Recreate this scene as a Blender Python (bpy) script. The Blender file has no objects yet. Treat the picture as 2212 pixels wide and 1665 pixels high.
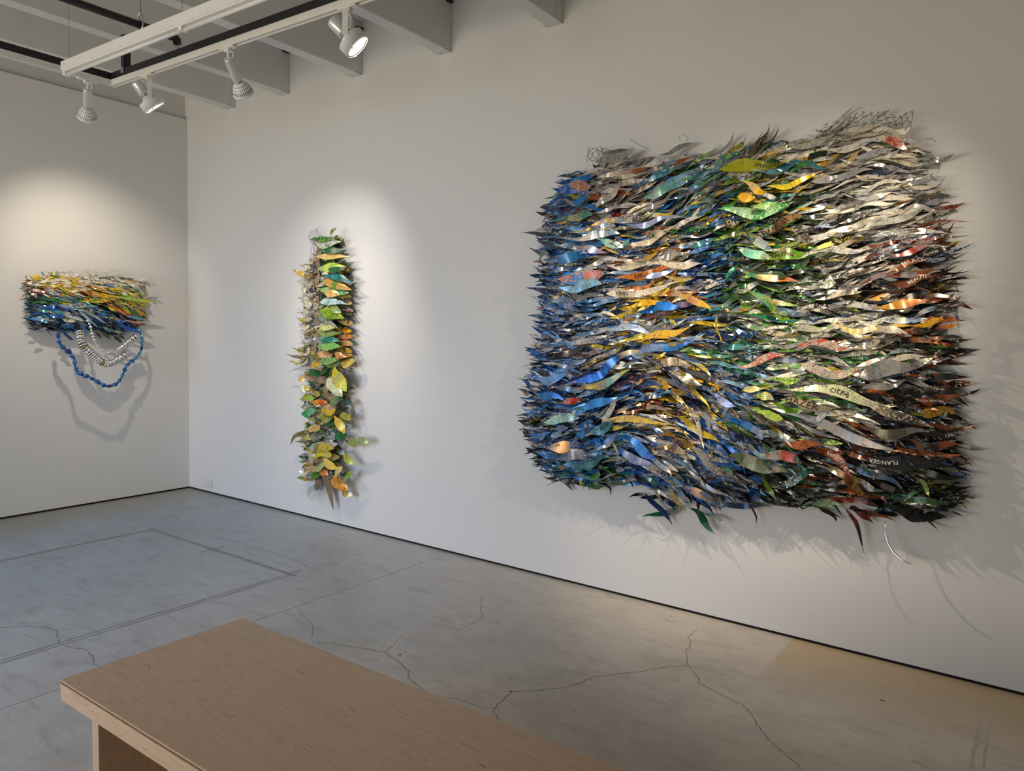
import bpy, bmesh, math, random
import numpy as np
from mathutils import Vector, Matrix

# ------------------------------------------------------------------ camera
scene = bpy.context.scene
C = scene.collection
CAM = np.array([6.3216, -3.8117, 1.5])
ROT = np.array([[0.81302548, 0.581712, 0.02450962],
                [-0.06139032, 0.04378808, 0.99715286],
                [-0.57898256, 0.81221534, -0.07131231]])   # right, up, forward
FPX = 1615.56
cd = bpy.data.cameras.new('camera')
cam = bpy.data.objects.new('camera', cd)
C.objects.link(cam)
cd.sensor_fit = 'HORIZONTAL'
cd.sensor_width = 36.0
cd.lens = FPX * 36.0 / 2212.0
cd.clip_start = 0.05
M = Matrix.Identity(4)
for i in range(3):
    M[i][0] = ROT[0][i]; M[i][1] = ROT[1][i]; M[i][2] = -ROT[2][i]; M[i][3] = CAM[i]
cam.matrix_world = M
scene.camera = cam

# ------------------------------------------------------------------ light / exposure
scene.view_settings.view_transform = 'Standard'
scene.view_settings.look = 'None'
scene.view_settings.gamma = 1.0
scene.view_settings.use_curve_mapping = False
scene.view_settings.exposure = 0.0
W = bpy.data.worlds.new('world'); scene.world = W
W.use_nodes = True
bgn = W.node_tree.nodes['Background']
bgn.inputs[0].default_value = (0.62, 0.78, 1.0, 1)
bgn.inputs[1].default_value = 0.25

def area_light(name, loc, rot, sx, sy, power, col):
    l = bpy.data.lights.new(name, 'AREA'); l.shape = 'RECTANGLE'; l.size = sx; l.size_y = sy
    l.energy = power; l.color = col
    o = bpy.data.objects.new(name, l); C.objects.link(o)
    o.location = loc; o.rotation_euler = rot
    return o
# daylight entering through the shop window in the wall on the left, outside the frame:
# blue sky light slanting down; the warm fill tilted up is added for the ambient tone
sk = area_light('window_skylight', (2.0, -6.90, 2.05), (math.radians(90 - 22), 0, 0), 4.0, 1.6, 28, (0.14, 0.44, 1.0))
sk.data.spread = math.radians(75)     # spread narrowed so the blue falls only on floor and lower wall
area_light('window_warm_fill', (2.3, -6.90, 1.00), (math.radians(90 + 30), 0, 0), 4.0, 1.2, 143, (1.0, 0.855, 0.61))
SPOT_POWER = 62.0
SPOT_COL = (1.0, 0.86, 0.68)

# ------------------------------------------------------------------ helpers
def srgb(r, g, b):
    def f(c):
        c /= 255.0
        return c / 12.92 if c <= 0.04045 else ((c + 0.055) / 1.055) ** 2.4
    return (f(r), f(g), f(b), 1.0)

def mesh_obj(name, verts, faces, mat=None, parent=None, smooth=False, loc=None):
    me = bpy.data.meshes.new(name)
    me.from_pydata([tuple(v) for v in verts], [], faces)
    me.update()
    if smooth:
        me.polygons.foreach_set('use_smooth', [True] * len(me.polygons))
    if mat: me.materials.append(mat)
    o = bpy.data.objects.new(name, me); C.objects.link(o)
    if parent: o.parent = parent
    if loc: o.location = loc
    return o

def bm_obj(name, bm, mat=None, parent=None, smooth=False, loc=None):
    me = bpy.data.meshes.new(name)
    bmesh.ops.recalc_face_normals(bm, faces=bm.faces)
    bm.to_mesh(me); bm.free()
    if smooth:
        me.polygons.foreach_set('use_smooth', [True] * len(me.polygons))
    if mat: me.materials.append(mat)
    o = bpy.data.objects.new(name, me); C.objects.link(o)
    if parent: o.parent = parent
    if loc: o.location = loc
    return o

def add_box(bm, x0, x1, y0, y1, z0, z1, bev=0.0):
    v = [bm.verts.new(p) for p in [(x0,y0,z0),(x1,y0,z0),(x1,y1,z0),(x0,y1,z0),(x0,y0,z1),(x1,y0,z1),(x1,y1,z1),(x0,y1,z1)]]
    fs = [bm.faces.new([v[i] for i in f]) for f in [(0,3,2,1),(4,5,6,7),(0,1,5,4),(1,2,6,5),(2,3,7,6),(3,0,4,7)]]
    if bev:
        es = set(e for f in fs for e in f.edges)
        bmesh.ops.bevel(bm, geom=list(es), offset=bev, segments=1, affect='EDGES')

def box(name, x0, x1, y0, y1, z0, z1, mat, parent=None, bev=0.0, loc=None):
    bm = bmesh.new(); add_box(bm, x0, x1, y0, y1, z0, z1, bev)
    return bm_obj(name, bm, mat, parent, loc=loc)

def add_tube(bm, pts, r, n=8, cap=True):
    pts = [Vector(p) for p in pts]
    rs = r if isinstance(r, (list, tuple)) else [r] * len(pts)
    rings = []
    ref = None
    for i, p in enumerate(pts):
        t = (pts[min(i+1, len(pts)-1)] - pts[max(i-1, 0)])
        t = t.normalized() if t.length > 1e-9 else Vector((0, 0, 1))
        if ref is None:
            ref = Vector((0, 0, 1)) if abs(t.z) < 0.9 else Vector((1, 0, 0))
        a = t.cross(ref)
        if a.length < 1e-5: a = t.cross(Vector((0.3, 0.9, 0.2)))
        a.normalize(); b = a.cross(t); ref = b
        rings.append([bm.verts.new(p + rs[i] * (math.cos(2*math.pi*k/n) * a + math.sin(2*math.pi*k/n) * b)) for k in range(n)])
    for i in range(len(rings)-1):
        for k in range(n):
            bm.faces.new((rings[i][k], rings[i][(k+1) % n], rings[i+1][(k+1) % n], rings[i+1][k]))
    if cap:
        bm.faces.new(rings[0][::-1]); bm.faces.new(rings[-1])

def add_lathe(bm, prof, n=24, mat=Matrix.Identity(4), cap0=True, cap1=True):
    """profile (r, z) revolved about local z, transformed by mat"""
    rings = []
    for r, z in prof:
        rings.append([bm.verts.new(mat @ Vector((r*math.cos(2*math.pi*k/n), r*math.sin(2*math.pi*k/n), z))) for k in range(n)])
    for i in range(len(rings)-1):
        for k in range(n):
            bm.faces.new((rings[i][k], rings[i][(k+1) % n], rings[i+1][(k+1) % n], rings[i+1][k]))
    if cap0: bm.faces.new(rings[0][::-1])
    if cap1: bm.faces.new(rings[-1])

def tag(o, label, cat, group=None):
    o['label'] = label; o['category'] = cat
    if group: o['group'] = group
    return o

def struct(o):
    o['kind'] = 'structure'; return o

def thing(name, label, cat, loc=(0, 0, 0), group=None):
    o = bpy.data.objects.new(name, None); C.objects.link(o)
    o.empty_display_size = 0.1; o.location = loc
    return tag(o, label, cat, group)

# ------------------------------------------------------------------ materials
class NT:
    def __init__(s, name):
        s.m = bpy.data.materials.new(name); s.m.use_nodes = True
        s.t = s.m.node_tree; s.b = s.t.nodes['Principled BSDF']
    def n(s, typ, **kw):
        nd = s.t.nodes.new(typ)
        for k, v in kw.items():
            if k.startswith('i_'):
                nd.inputs[k[2:].replace('_', ' ')].default_value = v
            else:
                setattr(nd, k, v)
        return nd
    def l(s, a, b): s.t.links.new(a, b)
    def mix(s, fac, a, b, typ='MIX'):
        m = s.t.nodes.new('ShaderNodeMix'); m.data_type = 'RGBA'; m.blend_type = typ
        for sock, v in ((m.inputs[0], fac), (m.inputs[6], a), (m.inputs[7], b)):
            if hasattr(v, 'is_linked'): s.l(v, sock)
            else: sock.default_value = v
        return m.outputs[2]
    def math(s, op, a, b=0.0, c=None):
        m = s.t.nodes.new('ShaderNodeMath'); m.operation = op
        vs = [a, b] + ([c] if c is not None else [])
        for i, v in enumerate(vs):
            if hasattr(v, 'is_linked'): s.l(v, m.inputs[i])
            else: m.inputs[i].default_value = v
        return m.outputs[0]
    def ramp(s, v, *stops):
        r = s.t.nodes.new('ShaderNodeValToRGB')
        while len(r.color_ramp.elements) < len(stops): r.color_ramp.elements.new(0.5)
        for e, (p, c) in zip(r.color_ramp.elements, stops):
            e.position = p; e.color = c if isinstance(c, tuple) else (c, c, c, 1)
        s.l(v, r.inputs[0]); return r.outputs[0]
    def noise(s, vec, scale, detail=4, rough=0.55, dist=0.0):
        n = s.n('ShaderNodeTexNoise'); n.inputs['Scale'].default_value = scale
        n.inputs['Detail'].default_value = detail; n.inputs['Roughness'].default_value = rough
        n.inputs['Distortion'].default_value = dist
        if vec is not None: s.l(vec, n.inputs['Vector'])
        return n.outputs[0]
    def bump(s, h, strength=0.2, dist=0.01):
        b = s.n('ShaderNodeBump'); b.inputs['Strength'].default_value = strength; b.inputs['Distance'].default_value = dist
        s.l(h, b.inputs['Height']); s.l(b.outputs[0], s.b.inputs['Normal'])
    def obj(s):
        return s.n('ShaderNodeTexCoord').outputs['Object']
    def pos(s):
        return s.n('ShaderNodeNewGeometry').outputs['Position']
    def scale(s, vec, sc):
        m = s.n('ShaderNodeMapping'); m.inputs['Scale'].default_value = sc; s.l(vec, m.inputs['Vector']); return m.outputs[0]

def plain(name, col, rough=0.5, metal=0.0, noise_amt=0.06, nscale=40.0):
    t = NT(name); v = t.pos()
    n = t.noise(v, nscale, 3)
    a = tuple(c * (1 - noise_amt) for c in col[:3]) + (1,)
    b = tuple(min(1, c * (1 + noise_amt)) for c in col[:3]) + (1,)
    t.l(t.mix(n, a, b), t.b.inputs['Base Color'])
    t.b.inputs['Roughness'].default_value = rough; t.b.inputs['Metallic'].default_value = metal
    return t.m

def wall_mat():
    t = NT('painted_drywall'); v = t.pos()
    big = t.noise(v, 1.3, 3); fine = t.noise(v, 220, 2)
    t.l(t.mix(big, (0.735, 0.725, 0.705, 1), (0.765, 0.757, 0.742, 1)), t.b.inputs['Base Color'])
    t.b.inputs['Roughness'].default_value = 0.55
    t.b.inputs['Specular IOR Level'].default_value = 0.25
    t.bump(fine, 0.08, 0.002)
    return t.m
M_WALL = wall_mat()
M_CEIL = plain('painted_ceiling', (0.66, 0.655, 0.64, 1), 0.6, nscale=3)
M_BEAM = plain('painted_joist', (0.68, 0.675, 0.66, 1), 0.5, nscale=6)
M_DARK = plain('dark_gap', (0.012, 0.011, 0.010, 1), 0.8)
M_BLACK = plain('black_steel', (0.014, 0.014, 0.016, 1), 0.42)
M_WHITE = plain('white_enamel', (0.80, 0.79, 0.77, 1), 0.32)
M_SILVER = plain('silver_enamel', (0.66, 0.66, 0.65, 1), 0.30, 0.35)
M_PLASTIC = plain('white_plastic', (0.72, 0.71, 0.68, 1), 0.4)
M_GALV = plain('galvanised_steel', (0.45, 0.46, 0.47, 1), 0.38, 0.8)
M_WIRE = plain('steel_wire', (0.16, 0.155, 0.15, 1), 0.4, 0.8)
M_SLOT = plain('vent_shadow', (0.10, 0.095, 0.09, 1), 0.7)
M_BRASS = plain('sprinkler_chrome', (0.6, 0.58, 0.55, 1), 0.25, 0.9)

def concrete():
    t = NT('polished_concrete'); v = t.pos()
    sep = t.n('ShaderNodeSeparateXYZ'); t.l(v, sep.inputs[0])
    big = t.noise(v, 0.9, 5, 0.6, 0.6)
    mid = t.noise(v, 5.5, 6, 0.65, 0.3)
    streak = t.noise(t.scale(v, (5.0, 16.0, 1)), 1.0, 5, 0.6, 0.5)
    fine = t.noise(v, 90, 4, 0.7)
    c = t.mix(t.ramp(big, (0.32, 0.0), (0.68, 1.0)), (0.36, 0.362, 0.362, 1), (0.46, 0.465, 0.468, 1))
    c = t.mix(t.math('MULTIPLY', t.ramp(mid, (0.38, 0.0), (0.62, 1.0)), 0.55), c, (0.53, 0.53, 0.525, 1))
    c = t.mix(t.math('MULTIPLY', t.ramp(streak, (0.52, 0.0), (0.72, 1.0)), 0.6), c, (0.27, 0.26, 0.245, 1))
    c = t.mix(t.math('MULTIPLY', t.ramp(fine, (0.50, 0.0), (0.75, 1.0)), 0.4), c, (0.23, 0.225, 0.22, 1))
    spots = t.n('ShaderNodeTexVoronoi'); spots.inputs['Scale'].default_value = 7.0; t.l(v, spots.inputs['Vector'])
    c = t.mix(t.math('MULTIPLY', t.ramp(spots.outputs['Distance'], (0.02, 1.0), (0.045, 0.0)), 0.5), c, (0.10, 0.085, 0.07, 1))
    # brown sealer left along the foot of the walls: band by the far wall, patch by the long wall
    wob = t.math('MULTIPLY', t.math('SUBTRACT', t.noise(v, 2.2, 4), 0.5), 0.9)
    near_back = t.math('LESS_THAN', t.math('ADD', sep.outputs[0], wob), 0.42)
    e1 = t.ramp(t.math('ADD', sep.outputs[0], wob), (0.12, 1.0), (0.75, 0.0))
    e2 = t.ramp(t.math('ADD', t.math('MULTIPLY', sep.outputs[1], -1.0), t.math('MULTIPLY', wob, 0.55)), (0.22, 1.0), (0.72, 0.0))
    gate = t.math('GREATER_THAN', sep.outputs[0], 5.37)
    gate2 = t.math('ADD', t.math('MULTIPLY', gate, 0.62), 0.16)
    stain = t.math('MAXIMUM', t.math('MULTIPLY', e1, 0.8), t.math('MULTIPLY', e2, gate2))
    c = t.mix(stain, c, (0.36, 0.285, 0.18, 1))
    red = t.ramp(t.noise(v, 3.1, 4, 0.6, 1.0), (0.66, 0.0), (0.74, 1.0))
    c = t.mix(t.math('MULTIPLY', red, 0.22), c, (0.42, 0.29, 0.21, 1))
    light_tint = t.math('MULTIPLY', t.math('SUBTRACT', sep.outputs[0], 1.6), 0.36)     # daylight blue and lamp warmth put into the concrete colour
    c = t.mix(t.ramp(light_tint, (0.0, 0.0), (1.0, 1.0)), t.mix(1.0, c, (0.84, 0.95, 1.08, 1), 'MULTIPLY'), t.mix(1.0, c, (1.24, 1.14, 1.03, 1), 'MULTIPLY'))
    t.l(c, t.b.inputs['Base Color'])
    t.l(t.ramp(mid, (0.3, 0.30), (0.75, 0.5)), t.b.inputs['Roughness'])
    t.b.inputs['Specular IOR Level'].default_value = 0.42
    t.bump(fine, 0.06, 0.003)
    return t.m
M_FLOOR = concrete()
M_CRACK = plain('crack_shadow', (0.15, 0.14, 0.13, 1), 0.9)
M_TAPE = plain('tape_residue', (0.265, 0.265, 0.265, 1), 0.5, 0, 0.25, 30)
M_SCUFF = plain('scuff', (0.41, 0.38, 0.33, 1), 0.5, 0, 0.25, 30)

def plywood(name, along):
    t = NT(name); v = t.pos()
    sc = {'x': (1.1, 7.5, 7.5), 'z': (7.5, 7.5, 1.1)}[along]
    g = t.noise(t.scale(v, sc), 1.0, 3, 0.5, 1.6)
    rings = t.n('ShaderNodeMath'); 
    r = t.math('FRACT', t.math('MULTIPLY', g, 9.0))
    fine = t.noise(t.scale(v, tuple(s * 14 for s in sc)), 1.0, 4, 0.6)
    c = t.mix(t.ramp(r, (0.0, 0.0), (0.75, 0.35), (0.97, 1.0), (1.0, 0.2)), (0.58, 0.41, 0.278, 1), (0.485, 0.332, 0.218, 1))
    c = t.mix(t.math('MULTIPLY', t.ramp(fine, (0.5, 0.0), (0.8, 1.0)), 0.3), c, (0.41, 0.25, 0.135, 1))
    fl = t.noise(t.scale(v, tuple(s * 11 for s in sc)), 1.6, 2, 0.4, 0.8)
    c = t.mix(t.math('MULTIPLY', t.ramp(fl, (0.70, 0.0), (0.76, 1.0)), 0.65), c, (0.13, 0.065, 0.035, 1))
    blot = t.noise(v, 3.0, 3)
    c = t.mix(t.math('MULTIPLY', t.ramp(blot, (0.45, 0.0), (0.75, 1.0)), 0.3), c, (0.60, 0.42, 0.265, 1))
    t.l(c, t.b.inputs['Base Color'])
    t.b.inputs['Roughness'].default_value = 0.42
    t.bump(fine, 0.05, 0.002)
    return t.m
M_PLY = plywood('birch_plywood', 'x')
M_PLYV = plywood('birch_plywood_upright', 'z')
M_PLYEDGE = plain('plywood_dark_ply', (0.16, 0.085, 0.045, 1), 0.6, 0, 0.3, 60)

def emit(name, col, strength):
    t = NT(name)
    t.b.inputs['Base Color'].default_value = (0.8, 0.78, 0.7, 1)
    t.b.inputs['Emission Color'].default_value = col
    t.b.inputs['Emission Strength'].default_value = strength
    t.b.inputs['Roughness'].default_value = 0.2
    return t.m
M_LENS = emit('lit_lamp_lens', (1.0, 0.88, 0.70, 1), 14.0)

def print_mat():
    """printed drinks-can aluminium: each strip carries its own two inks and its own seed"""
    t = NT('printed_can_aluminium')
    col = t.n('ShaderNodeAttribute', attribute_name='ink').outputs['Color']
    acc = t.n('ShaderNodeAttribute', attribute_name='ink_two').outputs['Color']
    uv = t.n('ShaderNodeAttribute', attribute_name='strip_uv').outputs['Vector']   # metres along, metres across, seed
    sep = t.n('ShaderNodeSeparateXYZ'); t.l(uv, sep.inputs[0])
    seed = sep.outputs[2]
    cb = t.n('ShaderNodeCombineXYZ'); t.l(sep.outputs[0], cb.inputs[0]); t.l(sep.outputs[1], cb.inputs[1])
    t.l(t.math('MULTIPLY', seed, 37.0), cb.inputs[2])
    v = cb.outputs[0]
    shapes = t.noise(v, 42.0, 3, 0.55, 1.6)
    m1 = t.ramp(shapes, (0.54, 0.0), (0.57, 1.0))
    m1 = t.math('MULTIPLY', m1, t.ramp(seed, (0.15, 0.0), (0.35, 0.92)))
    c = t.mix(m1, col, acc)
    # printed panels: the strip changes colour at the joints of the can's artwork
    cbk = t.n('ShaderNodeCombineXYZ'); t.l(t.math('FLOOR', t.math('ADD', t.math('MULTIPLY', sep.outputs[0], 17.0), t.math('MULTIPLY', seed, 9.0))), cbk.inputs[0]); t.l(t.math('MULTIPLY', seed, 311.0), cbk.inputs[1])
    wn = t.n('ShaderNodeTexWhiteNoise'); wn.noise_dimensions = '2D'; t.l(cbk.outputs[0], wn.inputs['Vector'])
    wv = wn.outputs['Value']; printed = t.math('GREATER_THAN', seed, 0.28)
    c = t.mix(t.math('MULTIPLY', t.math('MULTIPLY', t.math('GREATER_THAN', wv, 0.74), printed), 0.75), c, acc)
    c = t.mix(t.math('MULTIPLY', t.math('MULTIPLY', t.math('LESS_THAN', wv, 0.12), printed), 0.4), c, (0.42, 0.41, 0.39, 1))
    # rows of small marks like lettering, on some strips only
    row = t.math('FRACT', t.math('MULTIPLY', sep.outputs[1], 95.0))
    rowm = t.math('GREATER_THAN', row, 0.45)
    gl = t.noise(t.scale(v, (330.0, 60.0, 1.0)), 1.0, 1, 0.5)
    zone = t.ramp(t.noise(v, 14.0, 1), (0.50, 0.0), (0.53, 1.0))
    txt = t.math('MULTIPLY', t.math('MULTIPLY', t.ramp(gl, (0.52, 0.0), (0.54, 1.0)), rowm), zone)
    txt = t.math('MULTIPLY', txt, t.math('GREATER_THAN', t.math('FRACT', t.math('MULTIPLY', seed, 7.3)), 0.35))
    dark = t.mix(t.math('GREATER_THAN', t.math('FRACT', t.math('MULTIPLY', seed, 13.7)), 0.6), (0.02, 0.02, 0.022, 1), (0.70, 0.66, 0.60, 1))
    c = t.mix(t.math('MULTIPLY', txt, 0.75), c, dark)
    # fine engraving-like line work
    hat = t.noise(t.scale(v, (60.0, 420.0, 1.0)), 1.0, 2, 0.6, 0.4)
    c = t.mix(t.math('MULTIPLY', t.ramp(hat, (0.55, 0.0), (0.68, 1.0)), 0.28), c, (0.015, 0.017, 0.02, 1))
    # creases where tie wires cross
    cr = t.math('FRACT', t.math('ADD', t.math('MULTIPLY', sep.outputs[0], 21.0), seed))
    c = t.mix(t.math('MULTIPLY', t.math('LESS_THAN', cr, 0.028), 0.7), c, (0.02, 0.02, 0.02, 1))
    t.l(c, t.b.inputs['Base Color'])
    t.b.inputs['Metallic'].default_value = 0.24
    t.l(t.ramp(t.noise(v, 9.0, 2), (0.3, 0.15), (0.7, 0.33)), t.b.inputs['Roughness'])
    t.bump(t.noise(t.scale(v, (34.0, 10.0, 1.0)), 1.0, 2), 0.18, 0.003)
    return t.m
M_PRINT = print_mat()
M_LETTER_K = plain('printed_black_ink', (0.015, 0.014, 0.014, 1), 0.4)
M_LETTER_W = plain('printed_white_ink', (0.72, 0.70, 0.65, 1), 0.4)
M_LETTER_R = plain('printed_red_ink', (0.50, 0.06, 0.03, 1), 0.4)

def corrugated():
    t = NT('corrugated_cardboard')
    uv = t.n('ShaderNodeAttribute', attribute_name='strip_uv').outputs['Vector']
    sep = t.n('ShaderNodeSeparateXYZ'); t.l(uv, sep.inputs[0])
    w = t.math('SINE', t.math('MULTIPLY', sep.outputs[0], 900.0))
    c = t.mix(t.math('MULTIPLY', t.math('ADD', w, 1.0), 0.5), (0.20, 0.135, 0.075, 1), (0.37, 0.27, 0.165, 1))
    t.l(c, t.b.inputs['Base Color']); t.b.inputs['Roughness'].default_value = 0.8
    t.bump(w, 0.4, 0.003)
    return t.m
M_CARD = corrugated()
M_ALU = plain('bare_aluminium', (0.80, 0.79, 0.77, 1), 0.24, 0.85)
M_BLUECAN = plain('blue_can_metal', (0.025, 0.13, 0.34, 1), 0.28, 0.45, 0.5, 45)
M_TEALCAN = plain('teal_can_metal', (0.09, 0.30, 0.42, 1), 0.28, 0.45, 0.5, 45)
M_NAVYCAN = plain('navy_can_metal', (0.03, 0.06, 0.24, 1), 0.28, 0.45, 0.5, 45)
M_BRASSCAN = plain('gold_can_ring', (0.42, 0.30, 0.12, 1), 0.3, 0.7)

# ------------------------------------------------------------------ the room
ROOM_X, ROOM_Y, ZB, ZD = 10.0, -7.0, 3.305, 3.66
RV = 0.016     # shadow gap under the walls
floor = struct(box('floor', -0.2, ROOM_X + 0.2, ROOM_Y - 0.2, 0.2, -0.20, -0.012, M_DARK))
# concrete slabs on either side of the saw cut
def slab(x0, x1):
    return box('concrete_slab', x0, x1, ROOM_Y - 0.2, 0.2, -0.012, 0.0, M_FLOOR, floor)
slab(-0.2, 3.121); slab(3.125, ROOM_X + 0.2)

box_r = struct(box('wall_right', -0.2, ROOM_X, 0.0, 0.2, RV, 3.9, M_WALL))
wb = struct(box('wall_back', -0.2, 0.0, ROOM_Y, 0.0, RV, ZB, M_WALL))
struct(box('trim_1', -0.2, -0.035, ROOM_Y, 0.0, ZB, 3.9, M_CEIL))
struct(box('gap_shade_right', 0.012, ROOM_X, 0.012, 0.19, 0.0, RV, M_DARK))  # near-black strips painted in for the shade inside the gap
struct(box('gap_shade_back', -0.19, -0.012, ROOM_Y, 0.0, 0.0, RV, M_DARK))
struct(box('ceiling', -0.2, ROOM_X + 0.2, ROOM_Y - 0.2, 0.2, ZD, 3.9, M_CEIL))
# wall on the left with a shop window
bm = bmesh.new()
wx0, wx1, wz0, wz1 = 0.45, 4.75, 0.35, 2.95
for a in [(-0.2, wx0, 0, 3.9), (wx1, ROOM_X + 0.2, 0, 3.9), (wx0, wx1, 0, wz0), (wx0, wx1, wz1, 3.9)]:
    add_box(bm, a[0], a[1], ROOM_Y - 0.2, ROOM_Y, a[2], a[3])
struct(bm_obj('wall_left', bm, M_WALL))
win = thing('window_1', '', '', (0, 0, 0)); del win['label']; del win['category']; struct(win)
for x in (wx0, 2.6, wx1 - 0.05): box('mullion', x, x + 0.05, ROOM_Y - 0.14, ROOM_Y - 0.09, wz0, wz1, M_BLACK, win)
for z in (wz0, wz1 - 0.05): box('frame_rail', wx0, wx1, ROOM_Y - 0.14, ROOM_Y - 0.09, z, z + 0.05, M_BLACK, win)
bm = bmesh.new()
fy0, fy1, fz0, fz1 = -5.45, -1.75, 0.45, 2.95
for a in [(ROOM_Y, fy0, 0, 3.9), (fy1, 0.2, 0, 3.9), (fy0, fy1, 0, fz0), (fy0, fy1, fz1, 3.9)]:
    add_box(bm, ROOM_X, ROOM_X + 0.2, a[0], a[1], a[2], a[3])
struct(bm_obj('wall_front', bm, M_WALL))
win2 = bpy.data.objects.new('window_2', None); C.objects.link(win2); struct(win2)
for y in (fy0, -3.6, fy1 - 0.05): box('mullion', ROOM_X + 0.09, ROOM_X + 0.14, y, y + 0.05, fz0, fz1, M_BLACK, win2)
for z in (fz0, fz1 - 0.05): box('frame_rail', ROOM_X + 0.09, ROOM_X + 0.14, fy0, fy1, z, z + 0.05, M_BLACK, win2)

# ceiling joists running from the long wall across the room
jx = [0.71, 1.413, 2.227, 3.055, 3.902]
while jx[-1] < ROOM_X - 1: jx.append(jx[-1] + 0.838)
jl = ['white ceiling joist nearest the far wall, above the end of the lighting track',
      'second white ceiling joist from the far wall',
      'third white ceiling joist, ending at the wall left of the lit lamp',
      'fourth white ceiling joist, passing right behind the lit track lamp',
      'rightmost white ceiling joist, cut off by the top edge of the picture']
for i, x in enumerate(jx):
    seen = i < 5
    j = thing('ceiling_joist', jl[i] if seen else ['sixth','seventh','eighth','ninth','tenth','eleventh','twelfth','thirteenth'][i - 5] + ' white ceiling joist counted from the far wall', 'joist', (x - 0.05, -0.001, ZB), 'white ceiling joists')
    box('beam', -0.05, 0.05, ROOM_Y + 0.002, 0.0, 0, ZD - ZB, M_BEAM, j, 0.004)
    if seen:
        bm = bmesh.new()
        add_box(bm, 0.05, 0.054, -0.075, 0.0, 0.004, 0.30)
        add_box(bm, -0.054, -0.05, -0.075, 0.0, 0.004, 0.30)
        add_box(bm, -0.054, 0.054, -0.075, 0.0, -0.004, 0.0)
        bm_obj('joist_hanger', bm, M_BEAM, j)
        box('deck_gap_block', 0.05, 0.075, -0.07, -0.02, 0.295, 0.31, M_DARK, j)  # small dark block added to stand for the gap at the deck

# cracks and marks in the concrete (floor coordinates)
def ribbon_flat(name, pts, w, mat, z, parent, jit=0.0, seed=0, sub=1, w2=None):
    rnd = random.Random(seed)
    P = []
    for a, b in zip(pts[:-1], pts[1:]):
        for k in range(sub):
            f = k / sub
            P.append((a[0] + (b[0]-a[0])*f + (rnd.uniform(-jit, jit) if (k or P) else 0), a[1] + (b[1]-a[1])*f + (rnd.uniform(-jit, jit) if (k or P) else 0)))
    P.append(pts[-1])
    V, F = [], []
    for i, p in enumerate(P):
        q0 = Vector(P[max(i-1, 0)]); q1 = Vector(P[min(i+1, len(P)-1)])
        d = (q1 - q0); d = d.normalized() if d.length > 1e-9 else Vector((1, 0))
        n = Vector((-d.y, d.x)) * w * 0.5 * (rnd.uniform(0.5, 1.2) if jit else 1)
        V += [(p[0] + n.x, p[1] + n.y, z), (p[0] - n.x, p[1] - n.y, z)]
        if i: F.append((2*i-2, 2*i-1, 2*i+1, 2*i))
    return mesh_obj(name, V, F, mat, parent)

def px_floor(x, y):
    v = np.array([(x - 1106) / FPX, -(y - 832.5) / FPX, 1.0]) @ ROT
    t = -CAM[2] / v[2]
    p = CAM + t * v
    return (p[0], p[1])
cr = [
    [(0, 1356), (55, 1352), (105, 1356), (122, 1362), (124, 1385), (150, 1398), (185, 1402), (200, 1415), (205, 1435), (218, 1442)],
    [(122, 1362), (140, 1360), (152, 1355)],
    [(645, 1318), (660, 1335), (672, 1345), (675, 1370), (672, 1385)],
    [(672, 1387), (710, 1389), (760, 1396), (830, 1408), (845, 1418), (868, 1432), (884, 1452), (882, 1465), (900, 1478), (915, 1490)],
    [(830, 1408), (850, 1392), (866, 1374)],
    [(960, 1505), (1005, 1514), (1035, 1528), (1069, 1529)],
    [(1076, 1555), (1067, 1535), (1072, 1520), (1090, 1509), (1104, 1496), (1160, 1491), (1215, 1486), (1248, 1478), (1280, 1462), (1340, 1455), (1400, 1447), (1440, 1440), (1485, 1439)],
    [(1506, 1360), (1487, 1376), (1492, 1392), (1482, 1408), (1486, 1438), (1508, 1462), (1510, 1475), (1555, 1500), (1605, 1522), (1622, 1540), (1640, 1572), (1662, 1600), (1690, 1625), (1740, 1665)],
    [(435, 1130), (455, 1150), (470, 1158), (497, 1165), (520, 1172), (555, 1182), (590, 1194), (620, 1204), (652, 1215), (665, 1226), (700, 1232)],
    [(143, 1186), (160, 1168), (185, 1153), (225, 1154), (262, 1149)],
    [(0, 1228), (60, 1218), (110, 1205), (180, 1200)],
    [(1040, 1285), (1041, 1335), (1015, 1348), (985, 1362)],
]
for k, c in enumerate(cr):
    pts = [px_floor(*p) for p in c]
    ribbon_flat('floor_crack', pts, 0.0035 if k in (0, 3, 6, 7) else 0.0024, M_CRACK, 0.0004, floor, 0.006, 11 + k, 5)
TX0, TX1, TY0 = 1.095, 2.668, -0.955
for nm, a, b, w in [('tape_mark', (TX0, TY0 + 0.03), (TX0, -5.2), 0.042), ('tape_mark', (TX0 - 0.03, TY0), (TX1 + 0.05, TY0), 0.034),
                    ('tape_mark', (TX1 - 0.016, TY0 + 0.10), (TX1 - 0.016, -5.0), 0.017), ('tape_mark', (TX1 + 0.016, TY0 - 0.02), (TX1 + 0.016, -5.0), 0.016),
                    ('tape_mark', (1.86, -1.05), (1.86, -0.87), 0.022)]:
    ribbon_flat(nm, [a, b], w, M_TAPE, 0.0003 + w * 0.004, floor, 0.0015, 5, 30)
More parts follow.
